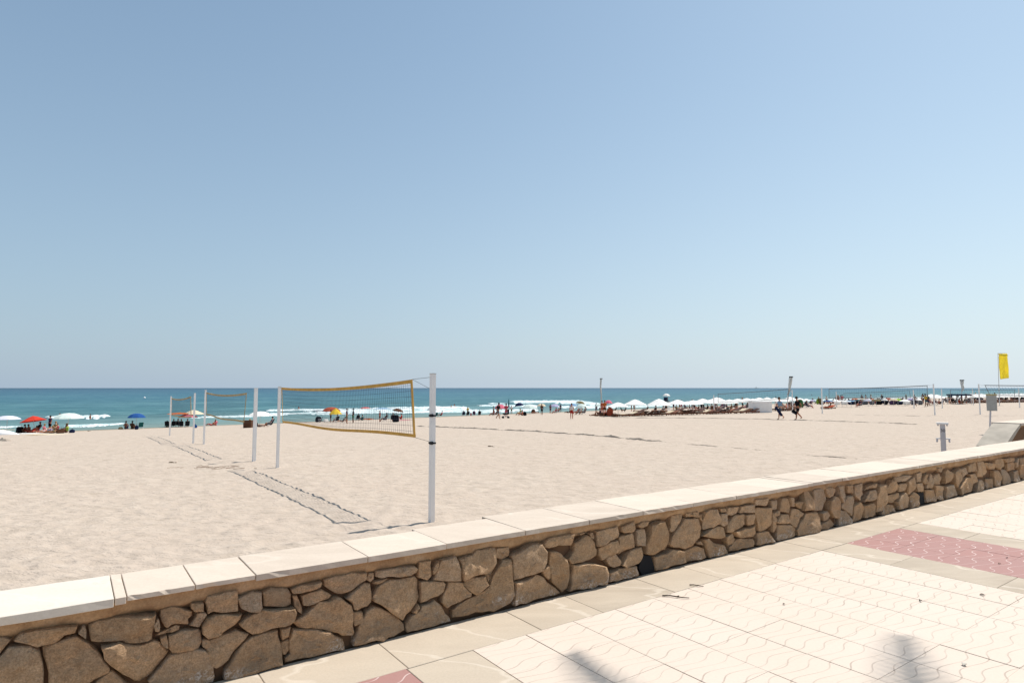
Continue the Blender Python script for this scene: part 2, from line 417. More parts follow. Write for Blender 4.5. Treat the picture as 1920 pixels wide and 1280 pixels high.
# foam of breaking waves: strips given by ground distance, each a lumpy low roll
def foam(points, seed, h=.35):
    """points: (x, y_top, y_bottom) of the strip"""
    V = []; Fc = []; K = 7; N = 0
    rr = random.Random(seed); L = []
    for (a, b) in zip(points, points[1:]):
        n = max(2, int(abs(b[0] - a[0]) / 1.6))
        for i in range(n): t = i / n; L.append([a[k] + (b[k] - a[k]) * t for k in range(3)])
    L.append(list(points[-1]))
    for i, (x, yt, yb) in enumerate(L):
        j1 = noise.noise((x * .11, seed, 0)) * .9 + noise.noise((x * .5, seed, 2)) * .5; j2 = noise.noise((x * .13, seed, 7)) * 1.1 + noise.noise((x * .6, seed, 5)) * .6
        e = min(1, i / 5, (len(L) - 1 - i) / 5); mid_ = (yt + yb) / 2
        yt2 = mid_ + (yt + j1 * min(1, (yb - yt) * .3) - mid_) * (e ** .6); yb2 = mid_ + (yb + j2 * min(1, (yb - yt) * .35) - mid_) * (e ** .6) + .02
        P0 = at(x, yb2, SEA); P1 = at(x, yt2, SEA)
        for k in range(K):
            t = k / (K - 1); prof = math.sin(math.pi * min(1, t * 1.0)) ** .6 * (0.5 + .5 * t)
            z = SEA + .03 + h * e * prof * (.8 + .5 * noise.noise((x * .3, t * 3, seed)))
            if k in (0, K - 1): z = SEA - .25
            V.append((P0[0] + (P1[0] - P0[0]) * t, P0[1] + (P1[1] - P0[1]) * t, z))
    for i in range(len(L) - 1):
        for k in range(K - 1): Fc.append((i * K + k, (i + 1) * K + k, (i + 1) * K + k + 1, i * K + k + 1))
    o = mesh_obj('sea_foam', V, Fc, FOAM, smooth=True); tag(o, kind='stuff')
for i, (pts, h) in enumerate([
    ([(84, 781, 783), (120, 779, 786), (180, 778.5, 785.5), (207, 777, 783)], .3),
    ([(-60, 799, 804), (0, 799.5, 803), (45, 798.5, 800.5)], .12),
    ([(120, 797, 801), (160, 795.5, 800.5), (190, 794.5, 798), (235, 793, 794.5)], .12),
    ([(355, 783, 786), (400, 780.5, 784.5), (480, 778.5, 782), (545, 776, 779)], .25),
    ([(498, 769, 771), (530, 767.5, 773), (600, 767, 773), (680, 766, 771), (735, 763.5, 770), (800, 762.5, 768), (880, 763, 766)], .4),
    ([(500, 775, 777.5), (600, 773, 779), (700, 771, 776), (800, 770, 774.5), (862, 766, 773.5), (900, 768, 774.5), (1010, 766, 771)], .25),
    ([(893, 759.5, 761.5), (925, 759.5, 762), (1010, 759, 763)], .3),
    ([(915, 755.5, 757), (935, 755.8, 757.3), (952, 756, 757)], .2),
    ([(955, 752, 754), (975, 751, 756), (1040, 750.5, 756.5), (1085, 750, 758), (1110, 753.5, 760), (1130, 757, 761)], .4),
    ([(1040, 761, 765), (1110, 760, 766), (1160, 761, 764)], .2),
    ([(1170, 761.5, 764), (1260, 758.5, 760.5), (1320, 756.5, 758)], .15),
    ([(1100, 754.5, 756.5), (1150, 755.5, 757.5)], .2),
    ([(1500, 750, 752), (1600, 747, 748.6), (1700, 744.6, 746.2), (1800, 742.4, 743.8), (1920, 740, 741)], .3),
    ([(820, 763, 764.5), (850, 761.5, 763.5), (868, 762, 763)], .15),
]): foam(pts, i + 1, h)

# ------------------------------------------------------------------ tracks and ridges in the sand
def ridge(pts, wdt, h, seed, brk=0.0):
    V = []; Fc = []; P = [hit(x, y) for x, y in pts]; L = []
    for a, b in zip(P, P[1:]):
        n = max(2, int((b - a).length / .12))
        for i in range(n): L.append(a + (b - a) * (i / n))
    L.append(P[-1])
    for i, p in enumerate(L):
        t = (L[min(i + 1, len(L) - 1)] - L[max(0, i - 1)]); t.z = 0; t.normalize(); nn = Vector((-t.y, t.x, 0))
        k = .6 + .9 * noise.noise((i * .11, seed, 0)) + .3 * noise.noise((i * .7, seed, 3)); k = max(0, k - brk)
        e = min(1, i / 8, (len(L) - 1 - i) / 8)
        off = nn * noise.noise((i * .05, seed, 9)) * .12
        for j, (o_, z_) in enumerate(((-1, -.05), (-.35, h * k * e), (.15, h * k * e * .8), (1, -.05))):
            q = p + off + nn * (o_ * wdt * (.6 + .5 * k)); V.append((q.x, q.y, sz(q.x, q.y) + sand_relief(q.x, q.y, q.y) * .5 + z_))
    for i in range(len(L) - 1):
        for j in range(3): Fc.append((i * 4 + j, (i + 1) * 4 + j, (i + 1) * 4 + j + 1, i * 4 + j + 1))
    tag(mesh_obj('sand_ridge', V, Fc, SANDR, smooth=False), kind='structure')
ridge([(780, 799), (880, 803), (980, 808), (1060, 813), (1130, 818), (1200, 825), (1260, 830)], .16, .10, 1)
ridge([(1262, 831), (1330, 836), (1400, 842), (1450, 845)], .10, .05, 2, .15)
ridge([(1500, 853), (1560, 857), (1640, 863)], .10, .05, 3, .1)
ridge([(1120, 782), (1200, 783.5), (1320, 784), (1440, 786), (1540, 789), (1660, 793), (1740, 797)], .16, .08, 4, .1)
ridge([(1600, 778), (1720, 780), (1830, 781), (1920, 780)], .2, .05, 5, .3)
ridge([(-20, 825), (20, 827)], .3, .18, 6)
ridge([(915, 836), (940, 839)], .08, .04, 7)

# ------------------------------------------------------------------ promenade paving
tag(mesh_obj('promenade_base', [sq(-14, 3.9, -.03), sq(-14, -14, -.03), sq(30, -14, -.03), sq(30, 3.9, -.03)], [(0, 1, 2, 3)], GROUT), kind='structure')
tag(mesh_obj('promenade_ground', [sq(-60, 3.8, -.06), sq(-60, -40, -.06), sq(90, -40, -.06), sq(90, 3.8, -.06)], [(0, 1, 2, 3)], KERB), kind='structure')
paving = empty('paving', (0, 0, 0)); paving['kind'] = 'structure'
def slabmesh(name, ls, lq, mat, th=.03, bev=.003):
    x, y = ls / 2, lq / 2; b = bev
    V = [(-x, -y, -th), (x, -y, -th), (x, y, -th), (-x, y, -th), (-x, -y, -b), (x, -y, -b), (x, y, -b), (-x, y, -b), (-x + b, -y + b, 0), (x - b, -y + b, 0), (x - b, y - b, 0), (-x + b, y - b, 0)]
    Fc = [(0, 1, 5, 4), (1, 2, 6, 5), (2, 3, 7, 6), (3, 0, 4, 7), (4, 5, 9, 8), (5, 6, 10, 9), (6, 7, 11, 10), (7, 4, 8, 11), (8, 9, 10, 11)]
    me = bpy.data.meshes.new(name); me.from_pydata(V, [], Fc); me.materials.append(mat); return me
def put(name, me, s_, q_, z=0., tilt=.0008):
    o = bpy.data.objects.new(name, me); COL.objects.link(o); o.parent = paving
    o.location = sq(s_, q_, z + rng.uniform(-.0012, .0012)); o.rotation_euler = (rng.uniform(-tilt, tilt), rng.uniform(-tilt, tilt), WANG + rng.uniform(-.001, .001))
    return o
T = .405
mc = slabmesh('tile', T - .005, T - .0012, CREAM, bev=.0012)
mr = slabmesh('tile', .394 - .001, T - .001, RED, bev=.0008)
def panel(s0, n, me, st, rows, r0=0):
    for i in range(n):
        for j in range(r0, rows): put('tile', me, s0 + st * (i + .5), 3.355 - T * (j + .5))
panel(2.08, 10, mc, T, 12)
panel(8.28, 10, mc, T, 6)
panel(6.62, 3, mr, .394, 7)
panel(.45, 3, mr, .394, 4)
# remaining red and cream tiles outside the camera's sight stay as one joined part each
def rest(s0, n, st, j0, j1, mat):
    mb = MB()
    for i in range(n):
        for j in range(j0, j1):
            x0, x1 = s0 + st * i + .002, s0 + st * (i + 1) - .002; y0, y1 = 3.355 - T * (j + 1) + .002, 3.355 - T * j - .002
            mb.add([sq(x0, y0, 0), sq(x1, y0, 0), sq(x1, y1, 0), sq(x0, y1, 0)], [(0, 1, 2, 3)])
    tag(mb.build('tile_field', mat, paving), kind='stuff')
rest(8.28, 10, T, 6, 20, CREAM); rest(6.62, 3, .394, 7, 22, RED); rest(2.08, 10, T, 12, 22, CREAM); rest(-4.07, 10, T, 0, 16, CREAM); rest(.45, 3, .394, 4, 18, RED); rest(12.8, 3, .394, 0, 16, RED); rest(14.45, 20, T, 0, 16, CREAM)
# border strip along the wall and cross strips
s_ = -4.2; k = 0
cuts = [-4.2, -3.3, -2.45, -1.6, -.75, .42, .93, 1.65, 2.62, 3.18, 3.95, 4.55, 5.35, 6.14, 6.62, 7.4, 8.28, 9.1, 9.95, 10.8, 11.65, 12.33, 13.2, 14.1, 15.0, 16.0, 17.0]
for a, b in zip(cuts, cuts[1:]):
    me = slabmesh('kerb_slab', b - a - .003, .455, KERB); put('kerb_slab', me, (a + b) / 2, 3.355 + .2325)
for s0, s1 in ((-.02, .45), (1.636, 2.08), (6.13, 6.62), (7.805, 8.28), (12.33, 12.8)):
    q = 3.352; n = 0
    while q > -1.2:
        L = [.62, .8, .7, .55][n % 4]; n += 1
        me = slabmesh('kerb_slab', s1 - s0 - .003, L - .003, KERB); put('kerb_slab', me, (s0 + s1) / 2, q - L / 2); q -= L
# ------------------------------------------------------------------ stone wall
ZO = {'A': (0, 1120, 8), 'B': (200, 1080, 6.4), 'C': (400, 1060, 6.4), 'D': (600, 1020, 6.4), 'E': (800, 980, 6.4), 'F': (1000, 940, 6.4), 'G': (1200, 900, 6.4), 'H': (1400, 880, 8), 'I': (1580, 860, 10.6667), 'J': (1740, 820, 10.6667)}
ST = '''A -260 600 60 600 170 640 0 850 -150 960 -300 900
A 215 620 290 550 650 470 950 440 1190 430 1150 530 980 570 800 710 640 730 560 755 450 705 240 665
A 0 880 130 740 450 725 590 800 640 980 670 1140 650 1280 640 1700 -200 1700 -300 1100
A 640 760 740 730 1000 600 1160 555 1330 680 1400 740 1560 930 1650 1060 1640 1120 1440 1230 1350 1290 1250 1500 760 1520 720 1280 690 1030
A 1440 1260 1680 1090 1780 1160 1880 1280 2100 1500 1900 1800 1300 1800 1330 1400
A 1170 530 1240 430 1280 440 1310 620
B -232 600 -100 545 200 500 560 460 590 440 565 600 545 770 500 800 370 820 250 815 160 785 30 810 -100 812 -190 790
B -60 850 20 825 150 800 240 830 430 835 560 790 640 800 680 870 755 910 740 960 650 1050 540 1190 470 1240 400 1275 330 1270 200 1190 120 1130 50 1090 -10 1000
B 640 420 780 375 860 370 940 400 1030 430 1025 490 990 520 1000 585 920 590 830 580 770 600 730 625 700 620 660 560
B 600 520 630 530 650 600 635 665 575 660 575 600
B 580 730 640 690 760 640 840 595 885 605 880 645 800 680 650 720
B 650 750 720 720 735 800 735 880 690 860 655 810
B 745 720 890 660 1100 640 1140 670 1145 790 1110 870 1040 890 850 945 790 930 745 880
B 1100 445 1180 440 1220 470 1170 560 1120 630 1005 610 1060 540
B 1015 330 1170 320 1165 430 1050 430 1015 390
C -95 440 -80 370 150 290 290 280 300 400 310 560 210 570 100 572 0 560 -60 590
C 300 400 480 320 590 330 590 500 560 555 430 555 340 520 315 460
C 600 320 700 270 910 280 945 340 955 470 920 495 800 510 700 500 610 480
C -130 740 -60 650 20 600 150 590 360 580 340 640 280 710 130 800 90 850 0 875 -70 890 -130 830
B 1150 770 1190 755 1245 780 1240 850 1190 890 1150 850
C 0 880 130 840 290 770 340 790 440 825 400 880 210 1110 190 1160 100 1220 40 1240 -30 1210 -90 1060 -100 900
C 310 700 390 640 600 520 800 520 980 510 1000 560 960 660 920 710 800 745 690 765 560 820 480 830 410 800 330 730
C 945 290 1050 240 1310 195 1300 255 1180 300 1050 335 960 340
C 1060 370 1140 340 1310 290 1440 370 1400 405 1290 430 1140 490 1085 485
C 970 360 1010 360 1050 440 1085 560 1070 590 1020 560 985 500
D -325 946 -200 860 0 700 120 680 200 630 260 640 390 740 400 900 410 1060 390 1095 280 1095 130 1050 50 1030 -100 1020 -260 1000
C 815 760 945 735 910 850 830 900 815 830
C 830 930 920 890 920 1020 880 1085 840 1080 825 1030
C 465 850 600 810 790 785 810 950 830 1060 832 1190 500 1290 200 1390 120 1380 200 1170 280 1050
C 925 900 960 760 1080 775 1250 770 1400 800 1560 880 1590 950 1580 1020 1480 1030 1150 1110 860 1180 850 1110 920 1060
B 790 950 1100 870 1180 890 1230 960 1290 1090 1310 1200 1290 1270 1000 1400 560 1400 500 1280 640 1100
D 50 430 190 380 400 350 575 350 575 430 450 520 280 610 240 610 130 570 60 520
D 390 580 560 460 625 480 630 700 580 740 460 800 410 790 395 720 320 660
D 405 815 510 815 525 870 510 940 420 990 408 920
D 530 840 560 800 660 740 850 820 950 900 1030 970 1030 1040 900 1110 600 1170 380 1230 430 1080 470 970
D 640 620 700 510 850 430 960 420 1160 390 1190 440 1210 640 1180 710 1100 800 1000 925 850 820 660 680 640 650
D 660 450 830 410 760 460 690 485 650 480
D 680 330 800 300 1150 260 1180 300 1170 340 1090 370 960 400 870 390 720 410 680 390
D 600 360 660 350 665 420 620 465 590 440
D 1195 215 1340 190 1345 390 1300 440 1190 410
D 1370 290 1430 190 1430 290 1380 370 1365 340
E 175 450 350 400 380 460 410 560 420 700 250 705 85 700 130 620
D 1220 455 1500 450 1530 480 1500 580 1440 630 1220 715
D 1190 720 1210 760 1160 830 1120 830
D 1045 950 1120 860 1210 800 1230 735 1390 685 1460 730 1590 930 1400 985 1060 1060 1040 1010
E 400 440 550 390 600 330 835 300 840 480 790 560 700 610 570 640 440 690 430 560
E 280 720 430 710 460 760 520 820 560 860 540 890 420 940 260 1025 190 970 230 830
E 465 750 480 690 650 640 700 630 740 740 640 840 610 870 510 810
E 720 620 830 560 810 640 760 720
E 930 460 1010 430 1040 700 1045 870 990 960 900 1030 600 1080 330 1160 330 1050 400 970 600 880 750 760 860 540
E 855 320 1020 290 1010 400 940 450 860 430
E 1035 390 1160 330 1240 270 1370 240 1430 330 1440 470 1390 570 1270 630 1130 670 1060 690 1040 540
E 1055 715 1180 690 1330 625 1400 645 1630 845 1500 890 1040 990 1045 900 1060 800
F 130 510 170 450 480 380 450 520 300 530 180 565 140 545
F 160 590 185 600 185 720 155 740
F 110 830 170 760 215 850 225 930 200 950 150 900
F 190 600 300 590 400 690 445 750 465 880 440 1060 380 1110 240 970 215 820 190 700
F 520 500 650 400 700 420 770 580 770 640 690 690 600 730 470 745 430 690 500 600
F 480 400 660 370 600 410 500 415
F 680 400 740 370 755 440 740 460
F 770 370 1030 290 1040 430 930 470 850 520 780 545
F 800 560 900 500 1020 465 1030 560 1000 620 820 705 800 640
F 880 690 1000 620 1060 720 1040 770 980 800 930 770
F 1035 430 1200 375 1225 470 1225 540 1110 600 1040 640 1025 570
F 1060 300 1230 235 1250 330 1220 365 1090 385 1060 360
F 1265 290 1320 245 1400 240 1390 290 1310 320
F 1250 350 1360 330 1380 440 1360 540 1250 535 1240 450
F 1060 760 1150 600 1310 545 1325 640 1270 750 1110 790
F 480 760 640 740 870 770 880 860 880 990 650 1050 460 1085 480 900
F 910 850 1060 800 1240 770 1270 880 1100 930 910 975 920 900
G 130 550 230 500 300 490 370 650 370 760 330 840 170 910 90 890 80 780 120 680
G 375 600 400 430 530 410 500 500 390 635
G 540 460 715 460 740 560 735 690 640 790 540 825 470 810 410 815 375 770 400 680 500 530
G 560 400 710 380 715 440 560 445
G 780 380 850 345 930 345 965 440 970 520 880 570 780 600 770 500
G 725 430 770 400 765 510
G 970 340 1050 340 1055 385 980 385
G 975 400 1050 400 1065 520 1030 560 975 530
G 1065 330 1200 320 1190 390 1120 425 1060 425
G 1050 620 1060 540 1160 420 1270 405 1280 530 1150 610 1060 635
G 1285 420 1390 405 1385 520 1320 550 1290 530
G 1220 320 1380 290 1390 390 1210 400
G 745 670 830 600 950 550 1030 575 1035 680 990 705 860 690
G 1135 620 1400 550 1415 650 1380 680 1180 690
G 1040 680 1110 630 1165 710 1080 800 1040 730
G 190 930 340 880 400 830 510 850 540 980 200 1090
G 540 850 700 790 780 830 800 930 640 970 560 990
G 700 760 760 730 780 780 720 780
G 780 720 840 700 930 770 1030 780 1085 880 840 935 800 820
G 1090 800 1190 700 1350 700 1365 790 1100 865
H 150 580 390 570 385 800 300 910 190 930 160 720
H 150 540 130 450 350 430 330 545
H 400 640 440 720 460 880 390 950 380 830
H 440 660 510 600 510 680 470 720
H 460 790 520 670 650 680 655 790 600 815 470 805
H 500 600 540 430 630 430 680 560 660 655 540 640
H 380 470 470 460 480 600 400 610
H 650 420 710 420 740 560 690 560
H 740 500 860 480 850 600 770 560
H 690 600 770 590 885 660 820 720 750 890 670 800
H 870 480 900 300 960 300 1005 480 1005 600 870 620
H 990 330 1060 280 1180 300 1220 450 1150 620 1050 625 1020 580
H 1200 290 1280 260 1330 300 1310 380 1240 420 1210 360
H 1260 470 1330 390 1400 440 1420 560 1400 740 1310 730 1255 610
H 1390 250 1480 240 1490 400 1450 500 1400 410
H 1500 240 1620 230 1610 360 1520 350
H 1440 560 1520 400 1620 390 1640 500 1580 700 1500 620
H 1640 250 1760 200 1770 380 1720 470 1640 400
H 470 830 690 830 745 990 460 1080
H 760 900 900 660 1060 640 1090 720 1090 940 770 990
H 180 950 320 920 420 1080 160 1140
H 1140 660 1220 620 1260 700 1180 780
H 1110 840 1280 730 1340 820 1320 870 1110 910
H 1400 750 1430 610 1500 620 1590 760 1570 810 1400 850
H 1620 560 1700 480 1745 600 1730 750 1600 800
I 440 860 560 640 660 610 690 780 600 840
I 450 650 520 560 700 480 690 580 560 590
I 720 540 870 500 880 880 800 1050 700 1080 690 780
I 910 600 1000 420 1060 440 1110 540 1060 660 920 700
I 1060 380 1100 470 1260 440 1400 330 1250 330
I 1130 520 1280 480 1290 640 1150 660
I 1300 440 1470 350 1480 620 1340 730 1310 620
I 890 740 1140 680 1130 760 1000 890 930 850
I 1150 740 1240 670 1330 770 1330 980 1140 1020 1110 860
I 1380 740 1450 660 1520 740 1510 950 1370 980
I 1490 300 1590 260 1580 460 1490 470
I 1500 490 1620 480 1640 650 1520 660
I 1620 460 1670 320 1720 300 1700 500 1640 500
I 1680 590 1740 280 1840 420 1790 590
I 1670 620 1840 610 1870 840 1690 880
I 420 930 650 880 700 1130 440 1190
I 800 1080 900 920 1050 920 1080 1050 790 1130
J 360 780 400 640 510 700 510 830 370 930
J 130 780 230 710 280 800 230 930 120 930
J 130 950 290 960 330 1260 180 1220
J 360 980 540 940 610 1150 370 1230
J 690 640 790 590 800 720 720 800
J 810 570 960 490 980 680 810 690
J 1000 490 1140 480 1220 690 1120 790 1000 790
J 1140 500 1340 520 1330 640 1220 630
J 1380 430 1490 420 1500 560 1440 640 1370 560
J 540 720 640 600 700 800 600 1000 550 900
J 620 1010 740 820 860 800 930 900 900 1080 640 1150
J 860 740 980 720 1000 880 930 930
J 1010 860 1090 840 1140 960 1140 1040 960 1080
J 1180 830 1320 820 1330 990 1170 1020
J 1340 660 1430 650 1470 820 1430 970 1340 980
J 1490 640 1590 640 1660 830 1650 900 1500 950
J 1600 520 1720 480 1740 640 1620 680
J 1740 500 1820 400 1830 560 1780 620
J 1720 680 1810 650 1850 870 1700 880
J 1840 540 1920 530 1940 700 1860 760
J 1530 430 1700 400 1710 470 1590 510
J 200 620 330 600 300 700 220 680'''
polys = []
for line in ST.split('\n'):
    t = line.split(); ox, oy, sc = ZO[t[0]]; v = list(map(float, t[1:]))
    P = [face(ox + v[i] / sc, oy + v[i + 1] / sc) for i in range(0, len(v), 2)]
    P = [(a, max(-.015, min(.475, b))) for a, b in P]
    polys.append(P)
cen = [sum(a for a, b in P) / len(P) for P in polys]
smin, smax = min(cen), max(cen)
ext = []
for P, c0 in zip(polys, cen):
    if smin < c0 < smin + 2.6: ext.append([(a - 2.75, b) for a, b in P])
    if smax - 5.2 < c0 < smax: ext.append([(a + 5.2, b) for a, b in P])
wall = empty('stone_wall', sq(5, 3.9, 0), 0, 'low brown rubble stone wall with pale cap along the promenade', 'wall')
wall.rotation_euler = (0, 0, 0)
WL = wall.location.copy()
def area(P): return sum(P[i][0] * P[(i + 1) % len(P)][1] - P[(i + 1) % len(P)][0] * P[i][1] for i in range(len(P))) / 2
def stone_piece(P, seed, parent, plane, mat, name='stone'):
    rr = random.Random(seed)
    if area(P) < 0: P = P[::-1]
    cx = sum(a for a, b in P) / len(P); cz = sum(b for a, b in P) / len(P)
    size = math.sqrt(abs(area(P)))
    # outline with small irregular steps
    O = []
    n = len(P)
    for i in range(n):
        a, b = P[i], P[(i + 1) % n]; prv = P[i - 1]
        L = math.hypot(b[0] - a[0], b[1] - a[1]); m = max(1, min(6, int(L / max(.028, size * .16))))
        for k in range(m):
            t = k / m
            x = a[0] + (b[0] - a[0]) * t; z_ = a[1] + (b[1] - a[1]) * t
            if k == 0:      # round the corner a little
                f = .05
                x += f * ((prv[0] + b[0]) / 2 - x) * .5; z_ += f * ((prv[1] + b[1]) / 2 - z_) * .5
            nx, nz = noise.noise((x * 14, z_ * 14, seed)), noise.noise((x * 14, z_ * 14, seed + 50))
            nx2, nz2 = noise.noise((x * 45, z_ * 45, seed + 9)), noise.noise((x * 45, z_ * 45, seed + 77)); O.append((x + nx * size * .045 + nx2 * .006, z_ + nz * size * .045 + nz2 * .006))
    proud = rr.uniform(-.006, .012) + min(.012, size * .05)
    tx, tz = rr.uniform(-.11, .11), rr.uniform(-.10, .08)
    rings = [(1.0, .06), (1.0, .014), (.985, .004), (.94, -.001), (.80, -.003), (.62, -.003), (.45, -.004), (.25, -.004)]
    V = []; m = len(O)
    for f, dep in rings:
        for (x, z_) in O:
            X_ = cx + (x - cx) * f; Z_ = cz + (z_ - cz) * f
            h = dep - proud + tx * (X_ - cx) + tz * (Z_ - cz)
            if f < .99: h += noise.noise((X_ * 8, Z_ * 8, seed * 1.7)) * .026 + noise.noise((X_ * 24, Z_ * 24, seed)) * .012
            if dep > .05: h = .06
            V.append(plane(X_, h, Z_))
    V.append(plane(cx, -.008 - proud, cz))
    Fc = []
    for r_ in range(len(rings) - 1):
        for i in range(m): Fc.append((r_ * m + i, r_ * m + (i + 1) % m, (r_ + 1) * m + (i + 1) % m, (r_ + 1) * m + i))
    for i in range(m): Fc.append(((len(rings) - 1) * m + i, (len(rings) - 1) * m + (i + 1) % m, len(V) - 1))
    base = parent.location
    V = [(v[0] - base.x, v[1] - base.y, v[2] - base.z) for v in V]
    o = mesh_obj(name, V, Fc, mat, parent, smooth=True); o.data.set_sharp_from_angle(angle=R(24)); return o
pl = lambda s0, h, z0: sq(s0, 3.806 + h, z0)
for i, P in enumerate(polys + ext): stone_piece(P, i + 1, wall, pl, STONE)
# mortar core with an uneven face
sg = [smin - 3.2 + .025 * i for i in range(int((smax + 5.4 - smin + 3.2) / .025))]
zg = [-.05 + .02 * i for i in range(30)]
def corev(s0, z0):
    k = max(0, min(1, (z0 - .415 - .03 * noise.noise((s0 * 5, 2, 0))) / .04))
    q = 3.862 - .052 * k - .026 * max(0, noise.noise((s0 * 3.1, z0 * 4, 5)) + .1) * (1 - k) + .010 * noise.noise((s0 * 12, z0 * 12, 0)) + .004 * noise.noise((s0 * 40, z0 * 40, 0))
    v = sq(s0, q, min(z0, .522)); return (v.x - WL.x, v.y - WL.y, v.z)
V = []; Fc = []
for z0 in zg:
    for s0 in sg: V.append(corev(s0, z0))
n = len(sg)
for j in range(len(zg) - 1):
    for i in range(n - 1): Fc.append((j * n + i, j * n + i + 1, (j + 1) * n + i + 1, (j + 1) * n + i))
mesh_obj('mortar', V, Fc, MORTAR, wall, smooth=True)
mb = MB()
for s0, s1, q1 in ((sg[0], 2.4, 4.2), (2.4, sg[-1], 4.32)):
    c_ = sq((s0 + s1) / 2, (3.862 + q1) / 2, -.24) - WL
    mb.box(c_, (s1 - s0, q1 - 3.862, 1.50), WANG)
mb.build('core', MORTAR, wall)
# cap slabs
js = [-3.3, -2.5, -1.7, -.95, .224, .277, .590, .898, 1.563, 2.124, 2.792, 3.429, 4.044, 4.714, 5.359, 6.054, 6.66, 6.769]
while js[-1] < sg[-1] - .7: js.append(js[-1] + rng.choice([.62, .66, .7, .74]))
for i, (a, b) in enumerate(zip(js, js[1:])):
    thick = .036; mat = CAPM; zt = .549 + rng.uniform(-.002, .002); qf = 3.768 + rng.uniform(-.004, .004); qb = 4.235 if a < 2 else (4.30 if a < 2.5 else 4.375)
    if a < .2: thick = .043; mat = CAPW; zt = .552; qf = 3.757
    if i in (5, 6): thick = .026; zt = .549; qf = 3.772
    if a > 6.7: zt += .004
    L = b - a - .005; W = qb - qf
    me = bpy.data.meshes.new('cap_slab'); bm = bmesh.new(); bmesh.ops.create_cube(bm, size=1)
    for v in bm.verts: v.co = Vector((v.co.x * L, v.co.y * W, v.co.z * thick))
    bmesh.ops.bevel(bm, geom=bm.edges[:], offset=.0022, segments=1, affect='EDGES')
    bmesh.ops.subdivide_edges(bm, edges=[e for e in bm.edges if e.calc_length() > .2], cuts=10)
    for v in bm.verts:
        j = noise.noise((v.co.x * 23 + i * 7, v.co.z * 60, v.co.y * 11)); v.co.y += .0022 * j; v.co.z += .0012 * noise.noise((v.co.x * 9, i, v.co.y * 9))
        if j > .42 and v.co.y < 0: v.co.y += .006
    bm.to_mesh(me); bm.free(); me.materials.append(mat)
    o = bpy.data.objects.new('cap_slab', me); link(o, wall)
    o.location = sq((a + b) / 2, (qf + qb) / 2, zt - thick / 2) - WL; o.rotation_euler = (rng.uniform(-.003, .003), rng.uniform(-.002, .002), WANG + rng.uniform(-.002, .002))
# flat black faces: shade inside the drain opening painted in, and a dark stone
for (P, nm) in (([(1290, 800), (1340, 650), (1440, 660), (1480, 800), (1475, 870), (1330, 905)], 'F'), ([(1550, 680), (1660, 680), (1680, 900), (1550, 940)], 'I')):
    ox, oy, sc = ZO[nm]; Q = [face(ox + a / sc, oy + b / sc) for a, b in P]; Q = [(a, max(0, b)) for a, b in Q]
    V = [sq(a, 3.815, b) - WL for a, b in Q] + [sq(a, 3.84, b) - WL for a, b in Q]; m = len(Q)
    mesh_obj('drain_and_dark_stone', V, [tuple(range(m))] + [(i, (i + 1) % m, m + (i + 1) % m, m + i) for i in range(m)], DARK, wall)

# ------------------------------------------------------------------ ramp wall at the right edge
rw = empty('ramp_wall', sq(24, 6.8, 0), 0, 'short stone flanked ramp wall with sloping concrete end', 'wall'); RL = rw.location.copy()
def prism(name, prof, q0, q1, mat, parent, base):
    V = [sq(s0, q0, z0) - base for s0, z0 in prof] + [sq(s0, q1, z0) - base for s0, z0 in prof]; m = len(prof)
    return mesh_obj(name, V, [tuple(range(m)), tuple(range(2 * m - 1, m - 1, -1))] + [(i, m + i, m + (i + 1) % m, (i + 1) % m) for i in range(m)], mat, parent)
prism('core', [(21.0, -.9), (40, -.9), (40, .47), (23.25, .47)], 6.53, 7.12, MORTAR, rw, RL)
prism('sloping_end', [(20.75, -.9), (21.0, -.9), (21.95, -.15), (21.90, -.08), (21.75, -.10)], 6.48, 7.16, CONC, rw, RL)
prism('sloping_end', [(21.77, -.08), (21.97, -.14), (23.28, .48), (23.20, .53), (22.6, .30)], 6.48, 7.16, CONC, rw, RL)
prism('cap_slab', [(23.2, .475), (31, .475), (31, .55), (23.2, .55)], 6.46, 7.2, CAPM, rw, RL)
prism('cap_slab', [(31.01, .475), (40, .475), (40, .55), (31.01, .55)], 6.46, 7.2, CAPM, rw, RL)
rr = random.Random(3)
for i in range(70):
    zc = rr.choice([-.55, -.35, -.15, .05, .25, .38]) + rr.uniform(-.03, .03); sc_ = 21.2 + (i % 35) * .27 + rr.uniform(-.05, .05)
    if sc_ < 21.4 + (zc + .8) * 1.75 + .2 or zc > .42: continue
    n = rr.randint(5, 7); P = [(sc_ + .12 * rr.uniform(.8, 1.1) * math.cos(2 * math.pi * k / n), min(.46, zc + .09 * rr.uniform(.8, 1.15) * math.sin(2 * math.pi * k / n))) for k in range(n)]
    stone_piece(P, 500 + i, rw, lambda s0, h, z0: sq(s0, 6.515 + h, z0), STONE)

